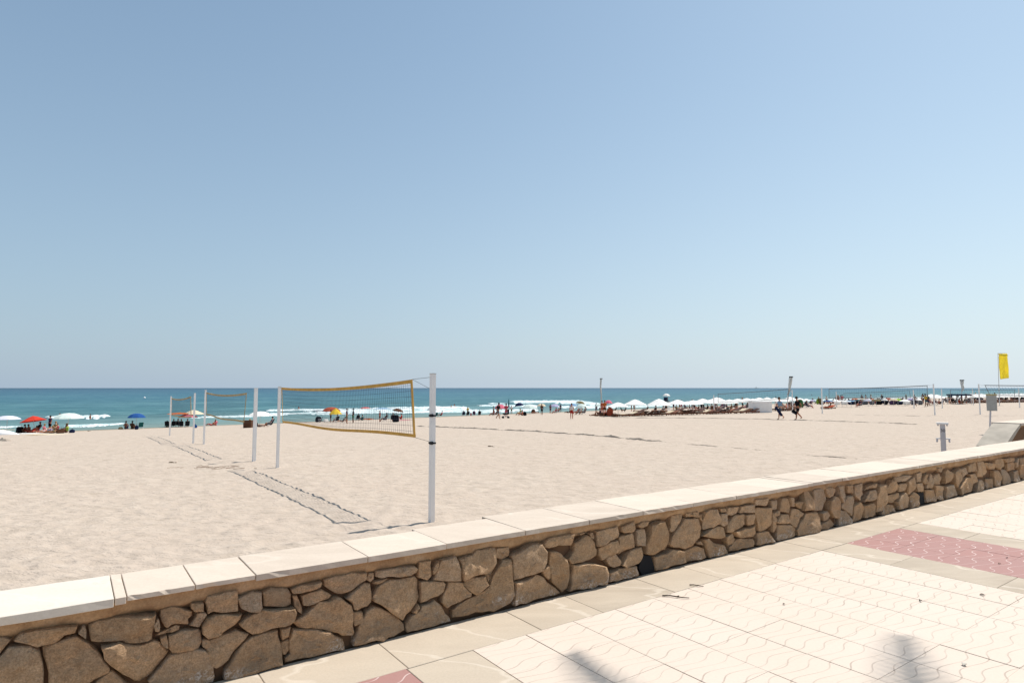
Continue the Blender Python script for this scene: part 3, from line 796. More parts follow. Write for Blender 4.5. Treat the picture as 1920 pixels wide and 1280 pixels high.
# ------------------------------------------------------------------ volleyball courts
def post(p, h, rz, label, wdt=.095, ties=(), mat=WHITEP):
    r_ = empty('net_post', p, rz, label, 'post', 'white volleyball net posts')
    m = MB(); m.box((0, 0, h / 2 - .15), (wdt, wdt * .8, h + .3)); m.build('shaft', mat, r_)
    m = MB(); m.box((0, 0, h + .006), (wdt + .006, wdt * .8 + .006, .016)); m.build('end_cap', POLEM, r_)
    for z in ties:
        m = MB(); m.box((0, 0, z), (wdt + .016, wdt * .8 + .016, .028)); m.box((-wdt * .62, wdt * .5, z + .005), (.05, .05, .05)); m.box((wdt * .7, -wdt * .2, z), (.09, .03, .022)); m.build('strap', BLACK, r_)
    return r_
def netplane(P1, P2):
    def on(x, y):
        a = ray(x, y); dx, dy = P2[0] - P1[0], P2[1] - P1[1]
        det = a[0] * (-dy) - a[1] * (-dx); t = (P1[0] * (-dy) - P1[1] * (-dx)) / det
        return Vector((a[0] * t, a[1] * t, CZ + a[2] * t))
    return on
def net(P1, P2, h1, h2, A, B, C_, D_, label, mat, sag=.08, cord=.0035, ropes=True, sidew=(.05, .05), cell=.1, cmat=None, tape=.07):
    """A,B top corners, C_,D_ bottom corners (A,C_ at the P1 end)"""
    base = Vector(((A.x + B.x) / 2, (A.y + B.y) / 2, sz((A.x + B.x) / 2, (A.y + B.y) / 2)))
    r_ = empty('volleyball_net', base, 0, label, 'net', 'beach volleyball nets')
    top = lambda t: A.lerp(B, t) + Vector((0, 0, -sag * 4 * t * (1 - t)))
    bot = lambda t: C_.lerp(D_, t) + Vector((0, 0, -.35 * sag * 4 * t * (1 - t) + .02 * math.sin(9 * t)))
    d = (B - A); d.z = 0; d.normalize(); nn = Vector((-d.y, d.x, 0)) * .006
    def band(f0, f1, n, name):
        V = []; Fc = []
        for i in range(n + 1):
            t = i / n; a, b = f0(t), f1(t)
            wv_ = nn * (1 + 1.6 * noise.noise((t * 9, a.x, 0)))
            V += [a - base + wv_, b - base + nn, b - base - nn, a - base - wv_]
        for i in range(n):
            k = i * 4
            for j in range(4): Fc.append((k + j, k + (j + 1) % 4, k + 4 + (j + 1) % 4, k + 4 + j))
        Fc += [(0, 1, 2, 3), (n * 4 + 3, n * 4 + 2, n * 4 + 1, n * 4)]
        mesh_obj(name, V, Fc, mat, r_)
    band(top, lambda t: top(t) - Vector((0, 0, tape)), 24, 'top_tape')
    band(lambda t: bot(t) + Vector((0, 0, tape * .85)), bot, 24, 'bottom_tape')
    Ln = (B - A).length
    band(lambda t: top(0).lerp(bot(0), t), lambda t: top(0).lerp(bot(0), t) + (top(sidew[0] / Ln) - top(0)), 6, 'side_tape')
    band(lambda t: top(1).lerp(bot(1), t), lambda t: top(1).lerp(bot(1), t) + (top(1 - sidew[1] / Ln) - top(1)), 6, 'side_tape')
    m = MB(); nv = int(Ln / cell); nh = max(3, int((A.z - C_.z) / cell))
    for i in range(1, nv):
        t = i / nv; m.tube([top(t) - base - Vector((0, 0, .05)), bot(t) - base + Vector((0, 0, .04))], cord, 4, cap=False)
    for j in range(1, nh):
        k = j / nh; m.tube([top(i / 12).lerp(bot(i / 12), k) - base for i in range(13)], cord, 4, cap=False)
    tag(m.build('mesh', cmat or CORD, r_), kind='stuff')
    if ropes:
        Q1 = Vector((P1[0], P1[1], P1[2])); Q2 = Vector((P2[0], P2[1], P2[2])); rd = cord * 1.5
        up = Vector((0, 0, 1))
        for e0, e1 in ((A, Q1 + up * (h1 - .05)), (A, Q1 + up * (h1 - .28)), (C_, Q1 + up * (h1 - 1.18)), (B, Q2 + up * (h2 - .05)), (D_, Q2 + up * (h2 - 1.12))):
            m = MB(); m.tube([e0 - base, e1 - base], rd, 4); m.build('rope', ROPE, r_)
    return r_
def court(x1, b1, t1, x2, b2, t2, c4, lab1, lab2, labn, mat, **k):
    P1, P2 = hit(x1, b1), hit(x2, b2)
    a = ray(x1, t1); h1 = CZ + a[2] / a[1] * P1[1] - P1[2]; a = ray(x2, t2); h2 = CZ + a[2] / a[1] * P2[1] - P2[2]
    rz = math.atan2(P2[1] - P1[1], P2[0] - P1[0])
    tie = k.pop('ties', ())
    if lab1: post(P1, h1, rz, lab1, ties=tie, wdt=k.get('w1', .095))
    if lab2: post(P2, h2, rz, lab2, wdt=k.get('w2', .095))
    k.pop('w1', 0); k.pop('w2', 0)
    on = netplane(P1, P2)
    net(P1, P2, h1, h2, on(*c4[0]), on(*c4[1]), on(*c4[2]), on(*c4[3]), labn, mat, **k)
    return P1, P2
court(809, 979, 701, 520, 877, 725, [(773, 711), (528, 726), (779, 820), (530, 793)],
      'tall white post nearest the wall, black strap round its middle', 'white post at far end of the nearest net', 'nearest net with bright ochre tapes and dark mesh', OCHRE, sag=.09, cord=.0025, ties=(1.82, 1.35), sidew=(.07, .03))
court(476, 865, 728, 382, 833, 731, [(462.5, 736), (387, 735), (457.5, 792), (387, 778)],
      'right hand white post of the middle net', 'left hand white post of the middle net', 'middle net of the left row with drooping bottom tape', OCHRED, sag=.10, w1=.13, cord=.0013)
court(362, 832, 737, 318, 817, 743, [(358, 742.5), (322, 746), (359, 783), (322, 779)],
      'white post nearest the viewer on the farthest left net', 'leftmost white net post, next to the sea', 'farthest left net, narrow, with one wide side tape', OCHRED, sag=.10, sidew=(.18, .03), cord=.0016)
GT = plain('faded_tape', (130, 132, 132), .9)
court(1753, 778, 720, 1542, 775, 727, [(1739, 722), (1554, 728), (1739, 744), (1554, 747.5)],
      'grey white post right of the long right net', 'thin white post left of the long right net', 'long right net with thin grey tapes above the crowd', GT, sag=.05, cord=.003, cell=.2)
court(1838, 777, 720, 2030, 778, 720, [(1846, 721.5), (2015, 722), (1856, 742), (2018, 742)],
      'white post behind the foot shower, left of the yellow flag', 'white net post beyond the yellow flag', 'rightmost net, cut by the picture edge', GT, sag=.02, cord=.003, cell=.2)
court(1714, 765.5, 731, 1569, 763, 734, [(1705, 731), (1582, 737), (1708, 746), (1583, 751)],
      'short looking white post behind the long right net', 'faint white post left behind the long right net', 'distant net seen through the long right net', GT, sag=.04, cord=.003, cell=.25, tape=.05)
court(1486.5, 775.5, 731, 1339, 776, 741, [(1479, 729), (1346, 738), (1479, 748), (1346, 755)],
      'thin white post between the two walkers', 'thin white post among the brown loungers', 'faint net above the white parasols, left banner side', GT, sag=.03, cord=.003, cell=.25, tape=.06)
court(1767, 765, 729, 1912, 764, 729, [(1782, 730), (1903, 730), (1782, 746), (1903, 746)],
      'thin white post left of the navy canopy', 'thin white post near the yellow flag pole', 'distant net in front of the navy canopy', GT, sag=.02, cord=.003, cell=.25, tape=.05)
P = hit(1825, 759); post(P, 2.4, .3, 'thin white post in the crowd right of the navy canopy', wdt=.09)

# ------------------------------------------------------------------ foot shower, sign, banners, flag, cabinet
P = atD(1769.5, 845, 15.0); zb = sz(P.x, P.y); fs = empty('foot_shower', (P.x, P.y, zb), R(-32), 'grey foot shower column with white top plate behind the wall', 'shower')
def zat(y, D): return CZ + ray(0, y)[2] / ray(0, y)[1] * D
zt = zat(795, 15) - zb; zbar = zat(822, 15) - zb
m = MB(); m.box((0, 0, zt / 2), (.105, .10, zt)); m.build('column', STEEL, fs)
m = MB(); m.box((0, 0, zt + .02), (.235, .16, .04)); tp = m.build('top_plate', WHITEP, fs)
m = MB(); m.box((0, 0, zbar), (.29, .05, .03)); bar = m.build('tap_bar', WHITEP, fs)
for sx in (-1, 1):
    m = MB(); m.tube([(sx * .12, -.01, zbar - .01), (sx * .12, -.01, zbar - .05), (sx * .125, -.04, zbar - .075)], .02, 8); m.build('spout', STEEL, bar)
for sx in (-1, 1):
    m = MB(); m.tube([(sx * .09, -.02, zt), (sx * .09, -.02, zt - .04)], .018, 8); m.build('nozzle', STEEL, tp)
for txt, z0, sz_ in (('30', zt - .15, .10),):
    cu = bpy.data.curves.new('number_print', 'FONT'); cu.body = txt; cu.size = sz_; cu.align_x = 'CENTER'; cu.align_y = 'CENTER'; cu.extrude = .0008
    tmp = bpy.data.objects.new('tmp', cu); COL.objects.link(tmp); dg = bpy.context.evaluated_depsgraph_get(); me = bpy.data.meshes.new_from_object(tmp.evaluated_get(dg)); bpy.data.objects.remove(tmp)
    me.materials.clear(); me.materials.append(BLACK); o = bpy.data.objects.new('number_print', me); link(o, fs); o.location = (0, -.052, z0); o.rotation_euler = (math.pi / 2, 0, 0)
P = hit(1856, 814); sg_ = empty('notice_board', P, R(-20), 'small grey notice board on a leaning post by the ramp wall', 'sign')
hp = (814 - 742) / F * P.y
m = MB(); m.tube([(-.02, 0, -.2), (.10, 0, hp * .75)], .04, 8); m.build('post', STEEL, sg_)
bw = .42; m = MB(); m.box((.13, -.05, hp - .36), (bw, .05, .78), 0); m.build('board', GREYP, sg_)
m = MB(); m.box((.13, -.06, hp + .045), (bw + .02, .08, .05)); m.build('top_rail', plain('faded_yellow', (186, 168, 110), .8), sg_)
# yellow flag
P = hit(1874, 760); fl = empty('yellow_flag', P, 0, 'tall yellow banner flag on a thin pole, limp at the bottom', 'flag')
top = atD(1871, 662, P.y) - P; m = MB(); m.tube([(0, 0, -.3), tuple(top)], .05, 8, .03); m.tube([tuple(top), tuple(top + Vector((1.32, .1, .02)))], .03, 6); m.build('pole', POLEM, fl)
V = []; Fc = []; nx, nz = 10, 26; hh = 48 / F * P.y; ww = 1.26
for j in range(nz + 1):
    for i in range(nx + 1):
        u, v = i / nx, j / nz
        z_ = top.z - .06 - v * hh * (1 - .05 * u); x_ = top.x + .07 + u * ww * (1 - .04 * v) + .06 * v
        y_ = .05 * math.sin(u * 9 + v * 3) * (.3 + v) + .10 * noise.noise((u * 2.2, v * 3, 0)) * (.3 + v) + (.12 * math.sin(v * 60) if .05 < v < .09 else 0)
        V.append((x_, y_, z_))
for j in range(nz):
    for i in range(nx): k_ = j * (nx + 1) + i; Fc.append((k_, k_ + 1, k_ + nx + 2, k_ + nx + 1))
o = mesh_obj('flag_cloth', V, Fc, cloth('flag_yellow', (255, 236, 104)), fl, smooth=True); md = o.modifiers.new('thick', 'SOLIDIFY'); md.thickness = .01
# furled banners
def banner(x, yb, pts, label):
    P = hit(x, yb); r_ = empty('banner_flag', P, 0, label, 'flag', 'limp grey banners on poles')
    q = [atD(a, b, P.y) - P for a, b, w_ in pts]; m = MB(); m.tube([(0, 0, -.2)] + [tuple(v + Vector((-.06, .08, 0))) for v in reversed(q)], .05, 6); m.build('pole', POLEM, r_)
    V = []; Fc = []; n = 18
    for i in range(n + 1):
        t = i / n * (len(q) - 1); k_ = min(int(t), len(q) - 2); f = t - k_; c_ = q[k_].lerp(q[k_ + 1], f); w_ = (pts[k_][2] + (pts[k_ + 1][2] - pts[k_][2]) * f) / F * P.y / 2
        for a in range(7):
            an = a / 6 * 2 - 1; V.append((c_.x + an * w_, c_.y + .12 * math.sin(an * 5 + t), c_.z + .04 * math.sin(a * 2.2 + i)))
    for i in range(n):
        for a in range(6): k_ = i * 7 + a; Fc.append((k_, k_ + 1, k_ + 8, k_ + 7))
    o = mesh_obj('cloth', V, Fc, cloth('banner', (232, 232, 228)), r_, smooth=True); o.modifiers.new('t', 'SOLIDIFY').thickness = .02
    m = MB(); m.box(tuple(q[0] + Vector((.02, 0, .03))), ((pts[0][2] + 2) / F * P.y, .08, .16)); m.build('top_rod', BLACK, r_)
banner(1127, 772, [(1127, 710, 3), (1126, 725, 2.6), (1127.5, 740, 2.2), (1127.5, 752, 2)], 'thin limp banner pole left of the white parasols')
banner(1477, 770, [(1483, 707, 5), (1481.5, 720, 5), (1480, 732, 3.5), (1478, 740, 2.5)], 'leaning grey banner above the two walkers')
banner(1803, 757, [(1803.5, 713, 6), (1804, 721, 4), (1805.5, 728, 5.5), (1804, 733.5, 4)], 'short grey banner above the navy canopy')
# white cabinet
P = hit(1431, 773.5); D = P.y; cb = empty('beach_cabinet', P, R(8), 'white slatted storage cabinet left of the two walkers', 'cabinet')
W_ = 36 / F * D; H_ = 20 / F * D; m = MB(); m.box((0, .6, H_ / 2), (W_, 1.2, H_)); m.build('body', WHITEP, cb)
m = MB(); m.box((0, .6, H_ + .02), (W_ + .1, 1.3, .06)); m.build('lid', WHITEP, cb)
for i in range(16):
    m = MB(); m.box((-W_ / 2 + (i + .5) * W_ / 16, -.012, H_ / 2 + .02), (W_ / 16 - .035, .025, H_ - .1)); m.build('slat', WHITEP, cb)

# ------------------------------------------------------------------ people
def skin_mesh(name, joints, edges, root, lvl=1):
    me = bpy.data.meshes.new(name); keys = list(joints); idx = {k: i for i, k in enumerate(keys)}
    me.from_pydata([joints[k][0] for k in keys], [(idx[a], idx[b]) for a, b in edges], [])
    o = bpy.data.objects.new('tmp', me); COL.objects.link(o); sm = o.modifiers.new('s', 'SKIN'); sm.use_smooth_shade = True
    for k in keys:
        r_ = joints[k][1]; me.skin_vertices[0].data[idx[k]].radius = r_ if isinstance(r_, tuple) else (r_, r_); me.skin_vertices[0].data[idx[k]].use_root = (k == root)
    if lvl: ss = o.modifiers.new('u', 'SUBSURF'); ss.levels = lvl; ss.render_levels = lvl
    dg = bpy.context.evaluated_depsgraph_get(); dg.update(); m2 = bpy.data.meshes.new_from_object(o.evaluated_get(dg)); bpy.data.objects.remove(o); m2.name = name
    return m2
POSES = {
 'stand': dict(pel=(0, 0, .93), che=(0, 0, 1.33), nek=(0, 0, 1.47), hed=(.02, 0, 1.62), kn=((.03, .5), (.0, .5)), an=((0, .09), (-.02, .09)), el=((.0, .22, 1.14), (-.03, .22, 1.14)), ha=((.12, .22, .92), (.05, .24, .86)), toe=.14),
 'walk': dict(pel=(0, 0, .90), che=(.04, 0, 1.30), nek=(.06, 0, 1.44), hed=(.10, 0, 1.59), kn=((.16, .50), (-.02, .48)), an=((.20, .08), (-.32, .16)), el=((-.14, .22, 1.12), (.16, .22, 1.10)), ha=((-.10, .22, .86), (.36, .18, .94)), toe=.14),
 'sit': dict(pel=(0, 0, .12), che=(-.10, 0, .50), nek=(-.08, 0, .64), hed=(-.03, 0, .78), kn=((.36, .44), (.34, .40)), an=((.60, .07), (.55, .06)), el=((.05, .22, .34), (.0, .24, .30)), ha=((.30, .16, .42), (.22, .2, .40)), toe=.14),
 'chair': dict(pel=(0, 0, .32), che=(-.20, 0, .70), nek=(-.22, 0, .83), hed=(-.18, 0, .98), kn=((.42, .44), (.42, .40)), an=((.56, .08), (.60, .08)), el=((-.05, .24, .52), (-.05, .24, .52)), ha=((.20, .2, .48), (.18, .22, .48)), toe=.13),
 'lie': dict(pel=(0, 0, .13), che=(-.40, 0, .17), nek=(-.55, 0, .19), hed=(-.70, 0, .22), kn=((.42, .20), (.45, .12)), an=((.82, .08), (.85, .08)), el=((-.30, .28, .12), (-.62, .30, .12)), ha=((-.05, .28, .1), (-.80, .15, .12)), toe=.06),
 'prop': dict(pel=(0, 0, .13), che=(-.34, 0, .36), nek=(-.42, 0, .48), hed=(-.44, 0, .62), kn=((.42, .30), (.45, .14)), an=((.78, .07), (.85, .08)), el=((-.45, .22, .14), (-.45, .22, .14)), ha=((-.2, .22, .08), (-.22, .22, .08)), toe=.08),
 'bend': dict(pel=(-.05, 0, .88), che=(.28, 0, 1.12), nek=(.40, 0, 1.16), hed=(.54, 0, 1.16), kn=((.0, .48), (-.06, .48)), an=((0, .09), (-.05, .09)), el=((.34, .18, .84), (.34, .18, .84)), ha=((.42, .14, .58), (.42, .14, .58)), toe=.14),
}
def pose_meshes(pn):
    d = POSES[pn]; J = {}; pel, che, nek, hed = [Vector(d[k]) for k in ('pel', 'che', 'nek', 'hed')]
    J['pel'] = (pel, (.10, .13)); mid_ = pel.lerp(che, .5); J['mid'] = (mid_, (.085, .11)); J['che'] = (che, (.10, .14)); J['nek'] = (nek, .052)
    up = (hed - nek).normalized(); J['hed'] = (hed, (.085, .078)); J['top'] = (hed + up * .09, .055)
    E_ = [('pel', 'mid'), ('mid', 'che'), ('che', 'nek'), ('nek', 'hed'), ('hed', 'top')]
    for i, sd in enumerate((1, -1)):
        hx = pel + Vector((0, .085 * sd, -.02)); kn = Vector((d['kn'][i][0] if pn not in ('x',) else 0, .10 * sd, d['kn'][i][1])); an = Vector((d['an'][i][0], .10 * sd, d['an'][i][1]))
        sh = che + Vector((0, .165 * sd, .06 if che.z > .3 else .02)); el = Vector((d['el'][i][0], d['el'][i][1] * sd, d['el'][i][2])); ha = Vector((d['ha'][i][0], d['ha'][i][1] * sd, d['ha'][i][2]))
        S = str(i)
        J['hp' + S] = (hx, .085); J['th' + S] = (hx.lerp(kn, .5), .075); J['kn' + S] = (kn, .055); J['cf' + S] = (kn.lerp(an, .35), .062); J['an' + S] = (an, .036); J['to' + S] = (an + Vector((d['toe'], 0, -.05 if d['toe'] > .1 else .1)), .035)
        J['sh' + S] = (sh, .055); J['el' + S] = (el, .040); J['wr' + S] = (el.lerp(ha, .8), .026); J['ha' + S] = (ha, .036)
        E_ += [('pel', 'hp' + S), ('hp' + S, 'th' + S), ('th' + S, 'kn' + S), ('kn' + S, 'cf' + S), ('cf' + S, 'an' + S), ('an' + S, 'to' + S), ('che', 'sh' + S), ('sh' + S, 'el' + S), ('el' + S, 'wr' + S), ('wr' + S, 'ha' + S)]
    body = skin_mesh('person', J, E_, 'pel')
    g = .018
    T_ = {'a': (pel.lerp(che, .12), (.115 + g, .15 + g)), 'b': (mid_, (.11 + g, .14 + g)), 'c': (che, (.115 + g, .155 + g)), 'd': (che.lerp(nek, .35), .09)}; TE = [('a', 'b'), ('b', 'c'), ('c', 'd')]
    B_ = {'p': (pel.lerp(che, .08), (.10 + g, .13 + g)), 'q': (pel + Vector((0, 0, -.02)), (.10 + g, .13 + g))}; BE = [('p', 'q')]
    for S in '01':
        T_['s' + S] = (J['sh' + S][0], .055 + g); T_['e' + S] = (J['sh' + S][0].lerp(J['el' + S][0], .6), .05 + g); TE += [('c', 's' + S), ('s' + S, 'e' + S)]
        B_['h' + S] = (J['hp' + S][0], .10 + g); B_['t' + S] = (J['hp' + S][0].lerp(J['kn' + S][0], .78), .088 + g); BE += [('q', 'h' + S), ('h' + S, 't' + S)]
    topm = skin_mesh('top', T_, TE, 'c'); botm = skin_mesh('shorts', B_, BE, 'q')
    m = MB(); hc = hed + up * .035 - Vector((.022, 0, 0)); m.sphere(hc, (.105, .095, .10), 10, 6); hair = bpy.data.meshes.new('hair'); hair.from_pydata(m.v, [], m.f); hair.polygons.foreach_set('use_smooth', [True] * len(hair.polygons))
    m = MB(); m.sphere(hed + Vector((.0, 0, .09)), (.10, .095, .07), 10, 5); m.tube([hed + Vector((.02, 0, .075)), hed + Vector((.02, 0, .095))], .19, 12); hat = bpy.data.meshes.new('hat'); hat.from_pydata(m.v, [], m.f)
    return dict(body=body, top=topm, shorts=botm, hair=hair, hat=hat)
PM = {k: pose_meshes(k) for k in POSES}
for v in PM.values():
    for me in v.values(): me.materials.clear(); me.materials.append(None)
CR = []      # crowd register: (object, description, x, category, group)
ZONES = [(160, 'on the far left shore'), (300, 'by the blue umbrella'), (420, 'behind the farthest left net'), (560, 'behind the middle net'), (790, 'seen through the nearest net'), (900, 'right of the nearest post'), (1065, 'around the pink umbrella'), (1170, 'near the thin left banner'), (1320, 'below the lookout umbrella'), (1412, 'left of the white cabinet'), (1520, 'behind the two walkers'), (1600, 'by the green beach tent'), (1700, 'behind the long right net'), (1775, 'right of the long net'), (1840, 'by the navy canopy'), (9999, 'below the yellow flag')]
def setm(o, mat):
    o.material_slots[0].link = 'OBJECT'; o.material_slots[0].material = mat
def person(P, pose, face_deg, sk=0, top=None, bot=None, hair=0, hat=None, scale=1., desc=None, x=None, label=None):
    d = PM[pose]
    o = bpy.data.objects.new('person', d['body']); COL.objects.link(o); o.location = P; o.rotation_euler = (0, 0, R(face_deg)); o.scale = (scale,) * 3; setm(o, SK[sk])
    for k, mt in (('top', top), ('shorts', bot), ('hair', HAIR[hair]), ('hat', hat)):
        if mt is None: continue
        c = bpy.data.objects.new({'top': 'shirt', 'shorts': 'shorts', 'hair': 'hair', 'hat': 'sun_hat'}[k], d[k]); link(c, o); setm(c, mt)
    if label: tag(o, label, 'person')
    else: CR.append((o, desc, x if x is not None else project(P)[0], 'person', 'people on the beach'))
    return o
CL = {n: cloth(n, c) for n, c in dict(white=(246, 244, 240), black=(34, 34, 40), navy=(40, 50, 84), blue=(52, 96, 160), teal=(40, 104, 104), green=(84, 128, 84), lime=(170, 200, 90), yellow=(236, 206, 70), orange=(214, 120, 60), red=(190, 56, 50), pink=(226, 130, 150), rose=(206, 92, 112), purple=(96, 72, 108), brown=(110, 78, 60), khaki=(136, 124, 92), grey=(122, 124, 130), cream=(230, 216, 190), paleblue=(150, 186, 214), lilac=(196, 190, 216), mint=(226, 236, 230), offwhite=(226, 226, 236), scarlet=(216, 74, 56), terracotta=(190, 96, 70)).items()}

# ------------------------------------------------------------------ umbrellas
def umb_meshes(kind):
    m = MB(); n = 8 if kind != 'square' else 4; rings = {'dome': [(.02, 1.0), (.35, .95), (.65, .78), (.88, .52), (1, .34)], 'cone': [(.015, 1.0), (.3, .84), (.65, .52), (1, .22)], 'flat': [(.02, 1), (.5, .92), (1, .72)], 'square': [(.015, 1.0), (.3, .84), (.65, .52), (1, .22)]}[kind]
    nseg = 16; V = []; Fc = []
    for lay in (0, 1):
        for r_, z_ in rings:
            for k_ in range(nseg):
                a = 2 * math.pi * k_ / nseg; c_ = 1 if k_ % 2 == 0 else .955
                V.append((r_ * c_ * math.cos(a), r_ * c_ * math.sin(a), z_ - .012 * lay - (.02 * (k_ % 2) if r_ > .9 else 0)))
    R_ = len(rings)
    for lay in (0, 1):
        o_ = lay * R_ * nseg
        for i in range(R_ - 1):
            for k_ in range(nseg):
                q = (o_ + i * nseg + k_, o_ + i * nseg + (k_ + 1) % nseg, o_ + (i + 1) * nseg + (k_ + 1) % nseg, o_ + (i + 1) * nseg + k_); Fc.append(q if lay else q[::-1])
    for k_ in range(nseg):
        a = (R_ - 1) * nseg; b = R_ * nseg + a; Fc.append((a + k_, a + (k_ + 1) % nseg, b + (k_ + 1) % nseg, b + k_))
    me = bpy.data.meshes.new('canopy'); me.from_pydata(V, [], Fc); me.materials.append(None)
    return me
UM = {k: umb_meshes(k) for k in ('dome', 'cone', 'flat')}
m = MB(); m.tube([(0, 0, -.2), (0, 0, 1)], .022, 6); UP = bpy.data.meshes.new('pole'); UP.from_pydata(m.v, [], m.f); UP.materials.append(None)
def umbrella(P, rad, h, kind, mat, desc, tilt=(0, 0), cath=.42, x=None, label=None, polem=None, cat='umbrella', name='beach_umbrella'):
    o = empty(name, P, rng.uniform(0, 3)); o.rotation_euler = (R(tilt[0]), R(tilt[1]), 0)
    c = bpy.data.objects.new('canopy', UM[kind]); link(c, o); setm(c, mat); c.scale = (rad, rad, cath / .8); c.location = (0, 0, h - cath / .8)
    p = bpy.data.objects.new('pole', UP); link(p, o); setm(p, polem or POLEM); p.scale = (1, 1, h - .03)
    if label: tag(o, label, cat, 'beach umbrellas')
    else: CR.append((o, desc, x if x is not None else project(P)[0], cat, 'beach umbrellas'))
    return o
def umb(x, ytip, wpx, yedge, mat, desc, kind='dome', h=2.0, tilt=(0, 0), base=None, label=None, sink=0):
    """umbrella of height h whose tip and width are seen at x, ytip, wpx"""
    if base is None:
        # ground distance where a pole of height h reaches from the sand to ytip
        best = None; D = 25.
        while D < 420:
            a = ray(x, ytip); X = a[0] / a[1] * D; z = CZ + a[2] / a[1] * D
            if z - sz(X, D) < h if best is None else False: pass
            e = abs(z - sz(X, D) - h)
            if sz(X, D) < SEA + .05: break
            if best is None or e < best[0]: best = (e, D)
            D *= 1.01
        D = best[1]; a = ray(x, ytip); X = a[0] / a[1] * D
    else:
        Pb = hit(x, base)
        while wof(Pb.x, Pb.y) > 93: base += .3; Pb = hit(x, base)
        D = Pb.y; X = Pb.x
    hh = CZ + ray(x, ytip)[2] / ray(x, ytip)[1] * D - sz(X, D)
    rad = wpx / 2 / F * D; return umbrella(Vector((X, D, sz(X, D))), rad, hh, kind, mat, desc, tilt, cath=max(.15, (yedge - ytip) / F * D), x=x, label=label)

# ------------------------------------------------------------------ loungers and chairs
def mk(meb, name): me = bpy.data.meshes.new(name); me.from_pydata(meb.v, [], meb.f); me.materials.append(None); return me
m = MB()
for y in (-.3, .3): m.box((0, y, .24), (1.95, .05, .18))  # side boards made deep to imitate the shade beneath the lounger
for x_ in (-.85, -.3, .3, .85): m.box((x_, 0, .30), (.05, .6, .04))
LF = mk(m, 'frame')
m = MB()
for x_ in (-.85, .85):
    for y in (-.28, .28): m.box((x_, y, .13), (.06, .05, .30))
LL = mk(m, 'legs')
m = MB(); m.box((.30, 0, .36), (1.30, .62, .07)); LC = mk(m, 'cushion')
m = MB(); M4 = Matrix.Rotation(R(30), 3, 'Y'); m.box((-.62, 0, .54), (.78, .62, .08), M4=M4); LB = mk(m, 'backrest')
def lounger(P, rz, cm, desc, x, back=1.0):
    o = empty('sun_lounger', P, rz)
    for nm, me, mt in (('frame', LF, WOOD), ('legs', LL, WOODD), ('cushion', LC, cm), ('backrest', LB, cm)):
        c = bpy.data.objects.new(nm, me); link(c, o); setm(c, mt)
    o.scale = (1, 1, .66); CR.append((o, desc, x, 'lounger', 'sun loungers in rows'))
m = MB(); m.box((.08, 0, .26), (.46, .5, .03)); m.box((-.25, 0, .55), (.60, .5, .03), M4=Matrix.Rotation(R(68), 3, 'Y')); CF = mk(m, 'fabric')
m = MB()
for y in (-.26, .26):
    m.tube([(.34, y, 0), (-.12, y, .44), (-.36, y, .84)], .014, 5); m.tube([(-.32, y, 0), (.28, y, .42)], .014, 5); m.tube([(-.22, y, .5), (.26, y, .46)], .016, 5)
CFR = mk(m, 'frame')
def chair(P, rz, cm, desc, x):
    o = empty('beach_chair', P, rz)
    for nm, me, mt in (('fabric', CF, cm), ('frame', CFR, STEEL)):
        c = bpy.data.objects.new(nm, me); link(c, o); setm(c, mt)
    CR.append((o, desc, x, 'chair', 'folding beach chairs'))
def bag(P, dims, cm, desc, x, name='beach_bag', cat='bag'):
    o = empty(name, P, rng.uniform(0, 3)); bm = bmesh.new(); bmesh.ops.create_cube(bm, size=1)
    for v in bm.verts: v.co = Vector((v.co.x * dims[0] * (1 - .15 * (v.co.z > 0)), v.co.y * dims[1] * (1 - .25 * (v.co.z > 0)), (v.co.z + .5) * dims[2]))
    bmesh.ops.bevel(bm, geom=bm.edges[:], offset=min(dims) * .18, segments=2, affect='EDGES'); me = bpy.data.meshes.new('body'); bm.to_mesh(me); bm.free(); me.materials.append(cm)
    link(bpy.data.objects.new('body', me), o)
    m = MB(); m.tube([(-dims[0] * .25, 0, dims[2] * .9), (-dims[0] * .15, 0, dims[2] * 1.3), (dims[0] * .15, 0, dims[2] * 1.3), (dims[0] * .25, 0, dims[2] * .9)], .015, 5); m.build('handle', BLACK, o)
    CR.append((o, desc, x, cat, 'bags and towels on the sand'))
def towel(P, L, W, cm, desc, x, rz=None):
    m = MB(); V = []; Fc = []; n = 8
    for j in range(2):
        for i in range(n + 1):
            for k_ in range(5): V.append(((i / n - .5) * L, (k_ / 4 - .5) * W, .05 - .03 * j + .02 * noise.noise((i * .8 + x, k_ * .9, 0))))
    for j in range(2):
        for i in range(n):
            for k_ in range(4): a = j * (n + 1) * 5 + i * 5 + k_; q = (a, a + 5, a + 6, a + 1); Fc.append(q if j == 0 else q[::-1])
    o = mesh_obj('beach_towel', V, Fc, cm); o.location = P; o.rotation_euler = (0, 0, rng.uniform(0, 3) if rz is None else rz); CR.append((o, desc, x, 'towel', 'bags and towels on the sand'))

